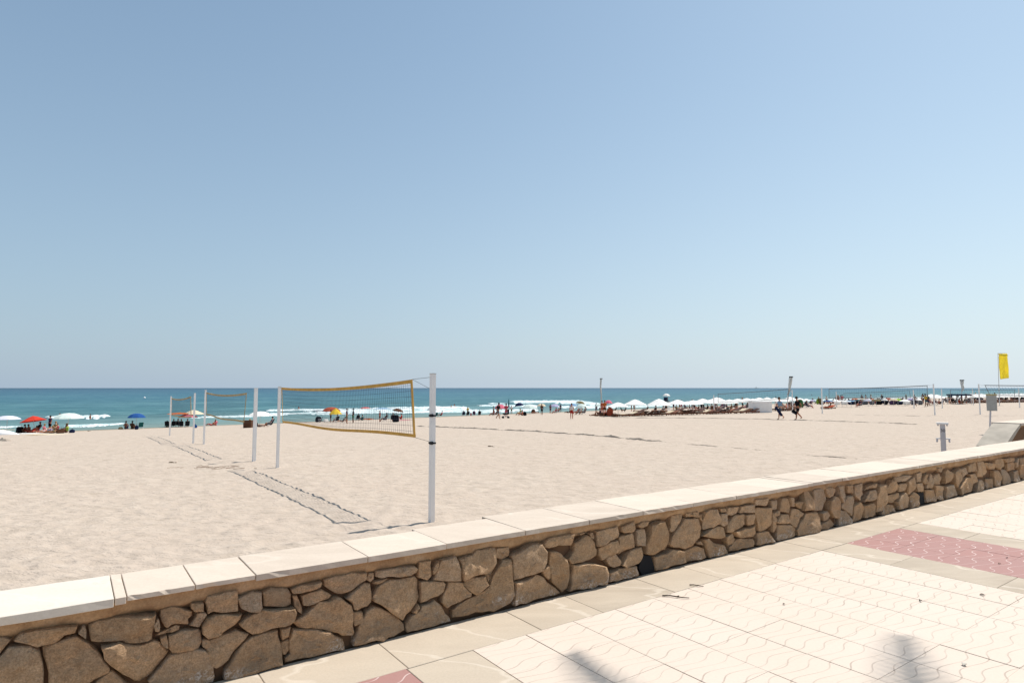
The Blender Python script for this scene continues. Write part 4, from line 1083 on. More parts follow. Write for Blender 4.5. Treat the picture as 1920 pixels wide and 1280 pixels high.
# ---- left shore group
def H(x, y):
    P = hit(x, y)
    while wof(P.x, P.y) > 92.8: y += .3; P = hit(x, y)
    return P
umb(12, 779, 42, 787, CL['offwhite'], 'off white flat umbrella', base=807)
umb(65, 779, 42, 789, CL['scarlet'], 'tilted scarlet umbrella', base=810, tilt=(0, -9), kind='cone')
umb(127, 774, 50, 786, CL['mint'], 'big white domed umbrella', base=809)
for a in [(45, 808, 'sit', 200, 2, None, 'brown', 0, 'dark haired sitter in brown'), (58, 811, 'lie', 170, 3, 'red', 'red', 0, 'sunbather lying in red'), (63, 807, 'prop', 160, 0, 'scarlet', 'scarlet', 1, 'person propped up in scarlet'),
          (71, 806, 'chair', 250, 0, 'black', 'navy', 0, 'chair sitter in black under red umbrella'), (84, 810, 'sit', 20, 1, 'pink', 'white', 2, 'fair sitter in pink top'), (93, 808, 'stand', 250, 0, 'purple', 'black', 0, 'standing person in purple top'),
          (106, 808, 'sit', 240, 3, 'rose', 'black', 0, 'sitter in rose top'), (96, 812, 'lie', 180, 0, 'khaki', 'khaki', 1, 'person lying in khaki'), (124, 811, 'sit', 200, 0, 'lime', 'brown', 1, 'sitter in lime shirt and hat'),
          (52, 809, 'sit', 170, 2, None, 'red', 0, 'bare backed sitter in red'), (78, 811, 'lie', 175, 3, 'scarlet', 'rose', 1, 'sunbather in scarlet'), (88, 812, 'prop', 200, 1, 'lilac', 'white', 2, 'person propped up in lilac'), (114, 811, 'prop', 190, 0, 'brown', 'khaki', 0, 'person propped up in brown'), (101, 809, 'chair', 260, 1, 'khaki', 'khaki', 2, 'chair sitter in khaki')]:
    x, y, ps, fd, sk, tp_, bt, hr, ds_ = a
    person(H(x, y), ps, fd, sk, CL[tp_] if tp_ else None, CL[bt], hr, CL['khaki'] if 'hat' in ds_ else None, desc=ds_, x=x, scale=1.12)
bag(H(37, 808), (.8, .5, .75), CL['black'], 'bulging black rucksack', 37); bag(H(135, 811), (.9, .5, .35), CL['navy'], 'dark blue cool bag', 135); bag(H(113, 812), (.8, .5, .45), CL['brown'], 'brown beach bag', 113)
towel(H(90, 815), 3.4, 1.4, CL['cream'], 'long cream towel', 90, 0); towel(H(55, 813), 2.2, 1.2, CL['white'], 'white towel', 55, .1)
# upturned white hull at the left edge
P = hit(2, 815); bt = empty('upturned_dinghy', P, R(-8), 'upturned white dinghy hull at the left picture edge', 'boat')
V = []; Fc = []; n = 16; k2 = 9
for i in range(n + 1):
    t = i / n; x_ = -2.3 + 4.6 * t; wd = .78 * (1 - max(0, (t - .35) / .65) ** 2.4) + .02; hh = .55 * (1 - max(0, (t - .3) / .7) ** 1.8) + .05
    for j in range(k2): a = math.pi * j / (k2 - 1); V.append((x_, math.cos(a) * wd, max(0, math.sin(a)) ** .8 * hh))
for i in range(n):
    for j in range(k2 - 1): Fc.append((i * k2 + j, (i + 1) * k2 + j, (i + 1) * k2 + j + 1, i * k2 + j + 1))
Fc.append(tuple(range(k2)))
mesh_obj('hull', V, Fc, WHITEP, bt, smooth=True); m = MB(); m.box((-.2, 0, .57), (3.6, .05, .06)); m.build('keel', CL['cream'], bt)
# ---- blue umbrella pair
umb(255, 774.5, 31, 784, CL['blue'], 'blue umbrella', base=804, label='blue umbrella standing alone left of the nets')
person(H(236, 804), 'sit', 110, 2, None, CL['navy'], 0, desc='sitter in navy trunks', x=236, scale=1.15); person(H(248, 804), 'sit', 100, 2, CL['brown'], CL['brown'], 0, desc='sitter in brown top', x=248, scale=1.15)
chair(H(263, 804), 2.4, CL['teal'], 'teal folding chair', 263); bag(H(226, 804), (.5, .3, .25), CL['khaki'], 'khaki bag', 226); bag(H(256, 805), (.5, .4, .5), CL['navy'], 'navy backpack', 256)
# ---- behind the farthest net
umb(362, 768, 40, 776, CL['cream'], 'cream umbrella', base=799, kind='cone'); umb(335, 773, 42, 780, CL['orange'], 'faded orange umbrella', base=797, kind='flat'); umb(352, 776, 34, 783, CL['pink'], 'pink and white umbrella', base=798, kind='dome')
for x, y, ps, sk, t_, b_, ds_ in [(325, 800, 'chair', 0, 'black', 'black', 'chair sitter in black'), (340, 801, 'chair', 2, 'purple', 'navy', 'chair sitter in purple'), (351, 801, 'chair', 0, 'grey', 'black', 'chair sitter in grey'), (334, 799, 'chair', 1, 'navy', 'white', 'chair sitter in navy'), (313, 798, 'sit', 1, 'teal', 'teal', 'sitter in teal')]:
    chair(H(x, y), R(100 + x % 30), CL['black'], 'black folding chair', x); person(H(x, y) + Vector((0, 0, .0)), ps, 100 + x % 30, sk, CL[t_], CL[b_], x % 3, desc=ds_, x=x)
bag(H(366, 802), (.5, .4, .4), CL['blue'], 'blue bag', 366)
person(H(397, 795), 'prop', 190, 3, None, CL['rose'], 1, desc='sunbather in rose swimsuit', x=397); person(H(404, 795), 'sit', 150, 1, CL['pink'], CL['pink'], 2, desc='sitter in pink', x=404)
# ---- middle net
umb(487, 771, 44, 780.5, CL['white'], 'white umbrella', base=800)
P = H(463, 802); m = MB(); m.box((0, 0, .38), (.75, .05, .78)); m.box((.37, .3, .38), (.05, .6, .78)); m.tube([(-.37, 0, -.1), (-.37, 0, .85)], .02, 5); ws = m.build('windbreak', CL['brown']); ws.location = P; tag(ws, 'brown cloth windbreak behind the middle net', 'windbreak')
person(H(469, 801), 'sit', 60, 1, CL['khaki'], CL['brown'], 2, desc='sitter by the brown windbreak', x=469); person(H(507, 800), 'chair', 190, 0, CL['purple'], CL['black'], 0, desc='chair sitter in purple', x=507); chair(H(507, 800), R(190), CL['black'], 'black folding chair', 507)
person(H(487, 800), 'lie', 180, 1, None, CL['navy'], 0, desc='sunbather lying in navy', x=487); bag(H(480, 799), (.6, .4, .5), CL['black'], 'black bag', 480)
# ---- through the nearest net
umb(621, 763, 36, 772, CL['terracotta'], 'terracotta umbrella', base=789); umb(629, 765, 25, 776, CL['yellow'], 'yellow umbrella', base=792, kind='cone')
umb(685, 763, 19, 768, CL['scarlet'], 'small red umbrella', base=781, kind='flat'); umb(743, 765.5, 21, 771.5, CL['brown'], 'brown umbrella', base=789, tilt=(0, 10)); umb(594, 768.5, 26, 773, CL['grey'], 'grey umbrella', base=787, kind='flat'); umb(717, 764, 34, 770, CL['paleblue'], 'pale blue umbrella', base=785, kind='flat')
chair(H(600, 792), R(200), CL['black'], 'tall black chair', 600); bag(H(597, 791), (.9, .6, .8), CL['black'], 'large black rucksack', 597); bag(H(611, 791), (.7, .6, .45), CL['white'], 'white cool box', 611)
for x, y, ps, fd, sk, t_, b_, hr, ds_ in [(620, 792, 'stand', 200, 2, 'brown', 'black', 0, 'stander under yellow umbrella'), (631, 791, 'chair', 150, 0, 'navy', 'grey', 0, 'chair sitter in navy'), (642, 791, 'prop', 160, 1, 'grey', 'grey', 1, 'person propped up in grey'),
      (650, 794, 'stand', 10, 0, 'purple', 'khaki', 1, 'stander in purple top'), (662, 793, 'stand', 190, 2, 'black', 'green', 0, 'stander in black top'), (671, 787, 'chair', 120, 0, 'black', 'black', 0, 'chair sitter in black'), (679, 788, 'sit', 160, 0, 'teal', 'teal', 0, 'sitter in teal'), (690, 787, 'lie', 10, 3, None, 'orange', 1, 'sunbather in orange'),
      (712, 791, 'stand', 200, 3, 'terracotta', 'brown', 1, 'stander in terracotta'), (722, 790, 'chair', 200, 2, 'black', 'navy', 0, 'chair sitter in black'), (737, 790, 'chair', 100, 0, 'black', 'black', 0, 'broad chair sitter in black'), (752, 786, 'sit', 180, 3, 'red', 'red', 0, 'sitter in red')]:
    s_k = .8 if x == 712 else 1
    person(H(x, y), ps, fd, sk, CL[t_] if t_ else None, CL[b_], hr, desc=ds_, x=x, scale=s_k)
    if ps == 'chair': chair(H(x, y), R(fd), CL['black'], 'black folding chair', x)
towel(H(755, 788), 2, .8, CL['pink'], 'pink towel', 755, 0); bag(H(742, 791), (.7, .4, .8), CL['black'], 'black bag', 742)
# ---- right of the nearest post
umb(813, 760, 25, 770, CL['white'], 'white umbrella', base=780); chair(H(818, 780), R(100), CL['teal'], 'teal folding chair', 818); person(H(827, 780), 'chair', 180, 3, CL['rose'], CL['brown'], 1, desc='chair sitter in rose', x=827)
for x, c_ in ((869, 'navy'), (877, 'black'), (889, 'purple'), (899, 'black')):
    chair(H(x, 779), R(80 + x % 40), CL[c_], c_ + ' folding chair', x); person(H(x, 779), 'chair', 80 + x % 40, x % 4, CL[c_], CL['navy'], x % 3, desc='chair sitter in ' + c_, x=x, scale=.95)
person(H(883, 779), 'sit', 100, 3, CL['pink'], CL['rose'], 1, desc='small sitter in pink', x=883, scale=.7); person(H(877, 776), 'stand', 80, 1, CL['yellow'], CL['lime'], 0, desc='stander in yellow', x=877)
def swim(x, y, desc):
    X, Y = at(x, y, SEA); person(Vector((X, Y, SEA - .9)), 'stand', rng.uniform(0, 360), rng.randint(0, 3), None, CL['navy'], rng.randint(0, 1), desc=desc, x=x)
swim(852, 762, 'bather waist deep in surf'); swim(846, 765, 'bather farther out in surf'); swim(112, 783, 'bather in the left breaker'); swim(169, 785, 'second bather in left breaker'); swim(560, 768, 'bather standing in white surf'); swim(1522, 741, 'lone bather far out')
# ---- around the pink umbrella
umb(938, 758, 22, 767, CL['pink'], 'pink umbrella', base=782, label='pink umbrella shading a family right of the nearest post'); umb(976, 754.5, 17, 761.5, CL['navy'], 'dark blue umbrella', base=778, tilt=(0, -8)); umb(993, 757.5, 30, 766, CL['mint'], 'mint white umbrella', base=776)
umb(1015, 756.5, 17, 762, CL['cream'], 'cream umbrella', base=776); umb(1040, 757.5, 18, 763, CL['lilac'], 'lilac umbrella', base=774); 
for x, y, ps, fd, sk, t_, b_, hr, ds_ in [(924, 779, 'chair', 200, 3, 'terracotta', 'brown', 1, 'chair sitter in terracotta'), (930, 779, 'chair', 160, 2, 'brown', 'red', 0, 'chair sitter in brown'), (934, 785.5, 'walk', 30, 0, 'black', 'grey', 0, 'walker in black top and grey skirt'), (925, 774, 'stand', 0, 2, None, 'black', 0, 'bare chested stander'),
      (949, 783, 'stand', 100, 0, 'rose', 'rose', 0, 'stander in rose dress'), (959, 776, 'stand', 90, 0, 'white', 'green', 0, 'stander in green shorts'), (974, 778, 'chair', 200, 1, 'lime', 'yellow', 2, 'chair sitter in lime'), (979, 779, 'sit', 150, 3, None, 'brown', 0, 'bare chested sitter'), (1003, 773, 'lie', 180, 3, None, 'brown', 1, 'sunbather in brown'),
      (1016, 778, 'stand', 90, 2, 'brown', 'black', 0, 'stander in brown'), (1032, 775, 'stand', 60, 0, 'purple', 'navy', 0, 'stander in purple'), (1041, 775, 'chair', 200, 3, 'rose', 'white', 1, 'chair sitter in rose'), (1046, 774, 'chair', 190, 1, 'red', 'white', 1, 'chair sitter in red'), (1051, 772, 'stand', 90, 2, 'navy', 'navy', 0, 'stander in navy')]:
    person(H(x, y), ps, fd, sk, CL[t_] if t_ else None, CL[b_], hr, desc=ds_, x=x)
    if ps == 'chair': chair(H(x, y), R(fd), CL['brown'], 'brown folding chair', x)
bag(H(984, 779), (.7, .5, .6), CL['black'], 'black bag', 984); bag(H(1000, 772), (1.2, .7, .8), CL['brown'], 'brown beach bag', 1000)
# closed umbrella
P = H(954, 778); o = empty('closed_umbrella', P, 0, 'closed dark umbrella standing upright behind the rose dress', 'umbrella'); hh = 30 / F * P.y; m = MB(); m.tube([(0, 0, -.2), (0, 0, hh - .05)], .022, 6); m.build('pole', POLEM, o); m = MB(); m.tube([(0, 0, hh * .5), (0, 0, hh * .62), (0, 0, hh * .9), (0, 0, hh)], .15, 8, .03); m.build('canopy', CL['teal'], o)
# pushchair
P = H(948, 784); o = empty('pushchair', P, R(190), 'dark pushchair beside the person in rose dress', 'pushchair'); m = MB(); m.box((0, 0, .5), (.6, .45, .16)); m.box((-.3, 0, .75), (.14, .45, .5)); m.build('seat', CL['black'], o); m = MB(); m.tube([(-.45, -.2, 1.0), (.3, -.2, .15)], .02, 6); m.tube([(-.45, .2, 1.0), (.3, .2, .15)], .02, 6); m.tube([(.3, -.2, .5), (-.3, -.2, .12)], .02, 6); m.tube([(.3, .2, .5), (-.3, .2, .12)], .02, 6); m.tube([(-.45, -.2, 1.0), (-.45, .2, 1.0)], .02, 6); m.build('frame', STEEL, o)
for xx in (-.3, .3):
    for yy in (-.22, .22): m = MB(); m.tube([(xx, yy - .03, .12), (xx, yy + .03, .12)], .12, 10); m.build('wheel', BLACK, o)
# ---- near the left banner
umb(1086, 751.5, 18, 757, CL['khaki'], 'khaki umbrella', base=772, tilt=(0, 8)); umb(1091, 757, 24, 766, CL['mint'], 'mint white umbrella', base=777); umb(1075, 756, 16, 762, CL['paleblue'], 'pale blue umbrella', base=774); umb(1126, 756, 22, 762, CL['mint'], 'greenish white umbrella', base=776); umb(1141, 750, 15, 757, CL['pink'], 'faded pink umbrella', base=772)
for x, y, ps, fd, sk, t_, b_, hr, ds_ in [(1072, 785.5, 'stand', 90, 3, 'white', 'red', 1, 'stander in long red skirt'), (1066, 774, 'prop', 180, 2, 'brown', 'black', 0, 'person propped up in brown'), (1082, 777, 'chair', 160, 3, 'red', 'red', 0, 'chair sitter in red'), (1087, 777, 'chair', 200, 0, 'white', 'navy', 0, 'chair sitter in white'), (1095, 777, 'chair', 180, 0, 'grey', 'black', 1, 'chair sitter in grey'),
      (1118, 774, 'stand', 90, 2, 'black', 'purple', 0, 'stander in black'), (1129, 777, 'stand', 120, 3, 'terracotta', 'terracotta', 1, 'stander in terracotta'), (1134, 778, 'stand', 80, 3, 'orange', 'brown', 1, 'stander in orange'), (1124, 779, 'sit', 170, 0, 'navy', 'black', 0, 'sitter in navy'), (1120, 780, 'lie', 180, 2, None, 'brown', 0, 'sunbather in brown'), (1139, 780, 'chair', 200, 3, 'red', 'terracotta', 1, 'chair sitter in red'), (1145, 774, 'sit', 180, 0, 'black', 'black', 0, 'sitter in black')]:
    person(H(x, y), ps, fd, sk, CL[t_] if t_ else None, CL[b_], hr, desc=ds_, x=x, scale=.85 if x == 1072 else .95)
    if ps == 'chair': chair(H(x, y), R(fd), CL['brown'], 'brown folding chair', x)
bag(H(1144, 780), (1.0, .6, .9), CL['terracotta'], 'terracotta bundle', 1144); bag(H(1133, 780), (1.2, .6, .4), CL['brown'], 'brown bundle', 1133); bag(H(1153, 781), (.7, .5, .3), CL['brown'], 'small brown bag', 1153)
# ---- white parasol rows and loungers
WP = CL['white']
def parasol(x, ytip, wpx, yedge, base): umb(x, ytip, wpx, yedge, WP, 'white peaked parasol', kind='cone', base=base)
for x, yt, wp, ye, bs in [(1159, 754, 42, 762, 780), (1191, 748.5, 44, 758.5, 779), (1236, 747.5, 46, 759, 779), (1271, 749, 42, 757, 776), (1300, 750, 40, 757, 777), (1318, 747, 40, 755, 773), (1345, 744.5, 44, 753, 771), (1352, 749, 44, 756, 775), (1384, 747, 38, 753.5, 771), (1401, 746, 36, 753, 770), (1424, 745, 34, 752, 769),
        (1439, 744.5, 32, 752, 769), (1453, 745.5, 32, 752, 770), (1482, 743.5, 34, 751, 769), (1500, 746, 26, 751, 765), (1412, 747, 36, 753.5, 772), (1290, 752, 34, 758, 774), (1332, 749, 36, 755, 772), (1468, 747.5, 28, 752.5, 766), (1512, 747, 18, 751, 763), (1368, 748.5, 36, 755, 773)]: parasol(x, yt, wp, ye, bs)
i = 0; x = 1178
while x < 1412:
    y = 780.5 - (x - 1178) / 234 * 6.5; cm = [WOODD, CL['brown'], WOOD, WOODD, CL['brown']][(i * 3 + i // 4) % 5] if i % 6 else CL['cream']
    lounger(H(x, y), R(205 + rng.uniform(-8, 8)), cm, {0: 'dark wooden lounger', 1: 'reddish brown lounger', 2: 'brown lounger', 3: 'cream cushioned lounger'}[[WOODD, WOOD, CL['brown'], CL['cream']].index(cm)], x)
    x += 11.5; i += 1
for x in range(1200, 1412, 36): lounger(H(x, 773.5 - (x - 1178) / 234 * 4), R(205 + rng.uniform(-8, 8)), [WOODD, CL['brown']][x % 2], ['back row dark lounger', 'back row brown lounger'][x % 2], x)
for x in (1460, 1474, 1483): lounger(H(x, 770), R(205), CL['brown'], 'brown lounger', x)
pc = ['black', 'navy', 'purple', 'grey', 'red', 'teal', 'brown', 'white', 'rose', 'khaki']
def rand_person(x, y, rr, poses=('chair', 'sit', 'stand', 'prop', 'chair')):
    ps = rr.choice(poses); t_ = rr.choice(pc + [None, None]); b_ = rr.choice(pc); sk = rr.randint(0, 3); fd = rr.uniform(0, 360)
    ds_ = {'chair': 'chair sitter', 'sit': 'sitter', 'stand': 'stander', 'prop': 'reclining person', 'lie': 'sunbather', 'bend': 'stooping person', 'walk': 'walker'}[ps] + (' in ' + t_ if t_ else ' in %s trunks' % b_)
    person(H(x, y), ps, fd, sk, CL[t_] if t_ else None, CL[b_], rr.randint(0, 2), desc=ds_, x=x, scale=rr.uniform(.88, 1.02))
    if ps == 'chair': chair(H(x, y), R(fd), CL[rr.choice(['black', 'navy', 'brown'])], 'folding chair', x)
rr = random.Random(11)
for x, y, t_, b_ in ((1184, 771, 'black', 'brown'), (1189, 771, 'brown', 'brown'), (1166, 772, 'teal', 'navy'), (1172, 772, 'navy', 'teal'), (1154, 771, 'black', 'khaki'), (1228, 775, 'black', 'grey'), (1249, 773, 'navy', 'black'), (1241, 776, 'grey', 'teal'), (1214, 769, 'black', 'black')):
    person(H(x, y), 'stand' if x in (1184, 1189, 1249) else 'chair', rr.uniform(0, 360), x % 4, CL[t_], CL[b_], 0, desc=('stander in ' if x in (1184, 1189, 1249) else 'chair sitter in ') + t_, x=x, scale=.85)
towel(H(1208, 778), 2.4, 1, CL['pink'], 'pink towel on the loungers', 1208, 0)
for x in range(1262, 1412, 6): rand_person(x + rr.uniform(-2, 2), 769.5 - (x - 1262) * .02 + rr.uniform(-1.5, 1), rr)
for x in range(1455, 1516, 6): rand_person(x + rr.uniform(-2, 2), 765 + rr.uniform(-2.5, .5), rr)
# lookout chair with umbrella
P = hit(1250, 771); D = P.y; lk = empty('lookout_chair', P, 0, 'raised lifeguard lookout chair with small white umbrella', 'lookout'); zt = (771 - 752) / F * D
m = MB()
for a, b in ((-.32, -.28), (.32, -.28), (.32, .28), (-.32, .28)): m.tube([(a * 1.3, b * 1.3, -.1), (a, b, zt)], .05, 6)
for k_ in range(1, 5): m.box((0, -.30 - .1 * (1 - k_ / 5), zt * k_ / 5), (.8, .04, .05))
m.build('frame', WHITEP, lk); m = MB(); m.box((0, 0, zt), (.7, .7, .08)); m.box((0, .32, zt + .3), (.6, .06, .5)); m.build('seat', CL['navy'], lk)
c = bpy.data.objects.new('canopy', UM['dome']); link(c, lk); setm(c, CL['white']); rd = 7 / F * D; c.scale = (rd, rd, .5); c.location = (0, 0, (771 - 738) / F * D - .5)
p = bpy.data.objects.new('pole', UP); link(p, lk); setm(p, POLEM); p.scale = (1, 1, (771 - 738) / F * D - .05); p.location = (.2, .3, 0)
# ---- right hand crowd
P = H(1537, 758.5); o = empty('beach_tent', P, R(20), 'open green beach tent in the right crowd', 'tent'); hh = 12 / F * P.y; ww = 5 / F * P.y; V = []; Fc = []
for j in range(2):
    for i in range(9): a = math.pi * .62 * i / 8; V.append((ww * (1 - 1.7 * math.sin(a) * .55) * (1 if j else .98), -ww if j == 0 else ww, hh * (math.sin(a * .82 + .0)) * 1.0))
for i in range(8): Fc.append((i, i + 1, 10 + i, 9 + i))
q = mesh_obj('tent_cloth', V, Fc, CL['khaki'], o, smooth=True); q.modifiers.new('t', 'SOLIDIFY').thickness = .03; m = MB(); m.tube([V[0], V[4], V[8]], .03, 5); m.tube([V[9], V[13], V[17]], .03, 5); m.build('tent_pole', STEEL, o)
m = MB(); m.sphere((0, ww, hh * .45), (ww * .8, .05, hh * .42), 10, 6); m.build('side_panel', CL['lime'], o)
umb(1554, 751, 20, 754.5, CL['blue'], 'flat blue umbrella', base=766, kind='flat'); person(H(1552, 766), 'prop', 190, 2, CL['red'], CL['brown'], 0, desc='reclining person in red', x=1552); lounger(H(1553, 766.5), R(200), CL['terracotta'], 'terracotta lounger', 1553)
rr = random.Random(5)
uc = [('white', 'white umbrella'), ('paleblue', 'pale blue umbrella'), ('khaki', 'khaki umbrella'), ('green', 'green umbrella'), ('orange', 'orange umbrella'), ('lime', 'lime umbrella'), ('teal', 'teal umbrella'), ('lilac', 'lilac umbrella'), ('red', 'red umbrella'), ('brown', 'brown umbrella')]
for x, yt, wp, c_ in [(1524, 749.5, 14, 'lilac'), (1568, 748.5, 18, 'white'), (1579, 750, 20, 'white'), (1588, 749, 16, 'white'), (1596, 750.5, 18, 'paleblue'), (1604, 746.5, 12, 'orange'), (1610, 749, 12, 'teal'), (1617, 746, 14, 'cream'), (1628, 748, 16, 'offwhite'), (1636, 747, 14, 'orange'), (1643, 748, 18, 'khaki'), (1650, 744.5, 14, 'mint'), (1659, 747, 12, 'white'), (1667, 746, 18, 'terracotta'), (1676, 747, 16, 'cream'), (1684, 746.5, 16, 'lime'), (1697, 748, 20, 'white'), (1709, 746, 16, 'lilac'), (1722, 746, 14, 'white')]:
    umb(x, yt, wp, yt + 4.2, CL[c_], c_ + ' umbrella', base=yt + 13, kind=rr.choice(['dome', 'cone', 'flat']))
for x in range(1519, 1738, 3): rand_person(x + rr.uniform(-1.5, 1.5), 758 - (x - 1519) * .004 + rr.uniform(-2.2, .8), rr)
for x in range(1570, 1735, 13): bag(H(x, 758.5), (1.0, .7, .7), CL[rr.choice(['navy', 'black', 'white', 'brown', 'grey', 'purple', 'black'])], 'bundle of beach things', x)
person(H(1612, 763), 'chair', 200, 3, CL['navy'], CL['brown'], 0, desc='front chair sitter in navy', x=1612); chair(H(1612, 763), R(200), CL['brown'], 'brown folding chair', 1612)
umb(1747, 738.5, 30, 745.5, WP, 'large white parasol', kind='cone', base=759); umb(1757, 739.5, 28, 746, WP, 'large white parasol', kind='cone', base=760)
for x in (1744, 1750, 1756, 1762, 1766): rand_person(x, 757.5, rr, ('chair', 'sit'))
P = H(1799, 757.5); o = empty('canopy_shade', P, 0, 'flat navy canopy on posts in the right crowd', 'canopy'); hh = 17.5 / F * P.y; ww = 14 / F * P.y
m = MB(); m.box((0, 0, hh), (2 * ww, 2.4, .22)); m.build('roof', CL['navy'], o)
for a in (-1, 1):
    for b in (-1, 1): m = MB(); m.box((a * (ww - .1), b * 1.1, hh / 2 - .05), (.07, .07, hh - .1)); m.build('post', POLEM, o)
for x, yt in ((1790, 742), (1801, 743), (1810, 742)): umb(x, yt, 22, yt + 4, WP, 'white peaked parasol', kind='cone', base=yt + 14)
for x in range(1776, 1822, 4): rand_person(x, 757 + rr.uniform(-1, .5), rr, ('chair', 'sit', 'chair', 'stand'))
x = 1822
while x < 1990:
    umb(x, 738.6 + rr.uniform(-1, .8) + (x - 1822) * -.012, 26, 744.5 - (x - 1822) * .008, WP, 'white peaked parasol', kind='cone', base=755 - (x - 1822) * .016); x += 9.5
for x in range(1818, 1926, 3): rand_person(x, 754.6 - (x - 1818) * .012 + rr.uniform(-1.2, .4), rr, ('chair', 'sit', 'chair', 'prop', 'stand'))
for x in range(1822, 1960, 7): lounger(H(x, 755.6 - (x - 1822) * .014), R(205), WOODD if x % 2 else CL['brown'], 'dark wooden lounger' if x % 2 else 'brown lounger', x)
# ---- the walkers
A_ = H(1464, 786.5); o = person(A_, 'walk', 182, 1, CL['paleblue'], CL['grey'], 1, scale=1.06, label='left walker in pale blue carrying a dark folded chair')
m = MB(); m.box((.28, .28, .68), (.85, .06, .2), M4=Matrix.Rotation(R(-55), 3, 'Y')); q = m.build('folded_chair', CL['navy']); q.matrix_world = o.matrix_world; q.location = A_; q.rotation_euler = (0, 0, R(182)); tag(q, 'dark folded beach chair held by the left walker', 'chair')
B_ = H(1497, 787); o = person(B_, 'walk', 180, 0, CL['black'], CL['black'], 0, scale=1.08, label='right walker in black with a green backpack')
bm = bmesh.new(); bmesh.ops.create_cube(bm, size=1)
for v in bm.verts: v.co = Vector((v.co.x * .30, v.co.y * .40, v.co.z * .60))
bmesh.ops.bevel(bm, geom=bm.edges[:], offset=.06, segments=2, affect='EDGES'); me = bpy.data.meshes.new('backpack'); bm.to_mesh(me); bm.free(); me.materials.append(CL['green'])
q = bpy.data.objects.new('backpack', me); COL.objects.link(q); q.location = B_ + Vector((.20, 0, 1.30)); q.rotation_euler = (0, R(-6), 0); tag(q, 'green backpack on the right walker in black', 'backpack')
m = MB(); m.tube([(-.10, .18, .06), (-.06, .19, .24), (.08, .19, .22)], .018, 5); m.build('strap', BLACK, q)
m = MB(); m.box((.34, .12, .62), (.42, .10, .24), M4=Matrix.Rotation(R(-35), 3, 'Y')); q = m.build('hand_bag', CL['black']); q.location = B_; q.rotation_euler = (0, 0, R(180)); tag(q, 'dark bag in the hand of the right walker', 'bag')
person(H(1716, 762.5), 'walk', 185, 2, None, CL['black'], 0, label='dark walker just right of the distant white post'); person(H(1737, 762.5), 'walk', 180, 2, CL['yellow'], CL['teal'], 0, label='walker in yellow top and teal shorts', scale=1.05)
person(H(1741, 762), 'walk', 180, 2, CL['teal'], CL['navy'], 0, label='teal walker close behind the yellow top')

# ---- labels of the crowd: ordinal within its stretch of beach
ORD = ['first', 'second', 'third', 'fourth', 'fifth', 'sixth', 'seventh', 'eighth', 'ninth', 'tenth', 'eleventh', 'twelfth', 'thirteenth', 'fourteenth', 'fifteenth', 'sixteenth', 'seventeenth', 'eighteenth', 'nineteenth', 'twentieth', 'twenty first', 'twenty second', 'twenty third', 'twenty fourth', 'twenty fifth', 'twenty sixth', 'twenty seventh', 'twenty eighth', 'twenty ninth', 'thirtieth', 'thirty first', 'thirty second']
bk = {}
for o, ds_, x, cat, grp in CR:
    zn = next(n_ for lim, n_ in ZONES if x < lim); bk.setdefault((ds_, zn), []).append((x, o, cat, grp))
for (ds_, zn), L in bk.items():
    L.sort(key=lambda t: t[0])
    for i, (x, o, cat, grp) in enumerate(L):
        tag(o, ds_ + ' ' + zn + ('' if len(L) == 1 else ', %s from the left' % ORD[i]), cat, grp)

# ------------------------------------------------------------------ small things
def twig(x, y, L, r_, rz, label, g=True):
    if g: X, Y = at(x, y, 0.004); P = Vector((X, Y, .008))
    else: P = hit(x, y) + Vector((0, 0, .03))
    m = MB(); m.tube([(-L / 2, 0, 0), (-L / 5, L * .04, .003), (L / 4, -L * .03, .002), (L / 2, L * .02, 0)], r_, 5, r_ * .5); m.tube([(0, 0, 0), (L * .12, L * .1, .004)], r_ * .6, 4)
    o = m.build('twig', plain('twig_bark', (66, 56, 46), .9)); o.location = P; o.rotation_euler = (0, 0, rz); tag(o, label, 'twig', 'twigs and leaves on the paving')
twig(1267, 1119, .20, .006, WANG - .9, 'long dark twig lying on the edge of the cream tiles')
twig(1306, 1098, .11, .005, WANG - 1.0, 'shorter dark twig on the beige border slabs')
def leaf(x, y, s_, rz, rgb, label, cup=.35):
    X, Y = at(x, y, 0.004); V = []; Fc = []
    for i in range(7):
        t = i / 6; w_ = s_ * .35 * math.sin(math.pi * min(1, t * 1.02 + .02)) ** .8
        for j in (-1, 0, 1): V.append(((t - .5) * s_, j * w_, .004 + abs(j) * w_ * cup + .1 * s_ * math.sin(t * 3)))
    for i in range(6):
        for j in range(2): Fc.append((i * 3 + j, i * 3 + 3 + j, i * 3 + 4 + j, i * 3 + 1 + j))
    o = mesh_obj('dry_leaf', V, Fc, plain('leaf_%d' % rgb[0], rgb, .8)); o.location = (X, Y, .002); o.rotation_euler = (0, 0, rz); o.modifiers.new('t', 'SOLIDIFY').thickness = .002; tag(o, label, 'leaf', 'twigs and leaves on the paving')
leaf(1726, 1126, 0.025, .5, (52, 54, 42), 'dark curled leaf alone on the cream tiles', .9); leaf(1842, 1115, 0.036, -.4, (70, 62, 50), 'thin dry leaf near right edge on cream tiles'); leaf(1874, 1056, 0.025, 0, (96, 78, 60), 'brown leaf on the red tiles, far right one'); leaf(1888, 1045, 0.022, 1, (80, 60, 54), 'tiny dark leaf on the red tiles')
leaf(1470, 1132, 0.022, .3, (84, 76, 66), 'tiny dry leaf left of centre on the cream tiles'); leaf(1808, 1245, 0.036, .8, (176, 170, 158), 'pale flattened leaf beside the palm shadow')
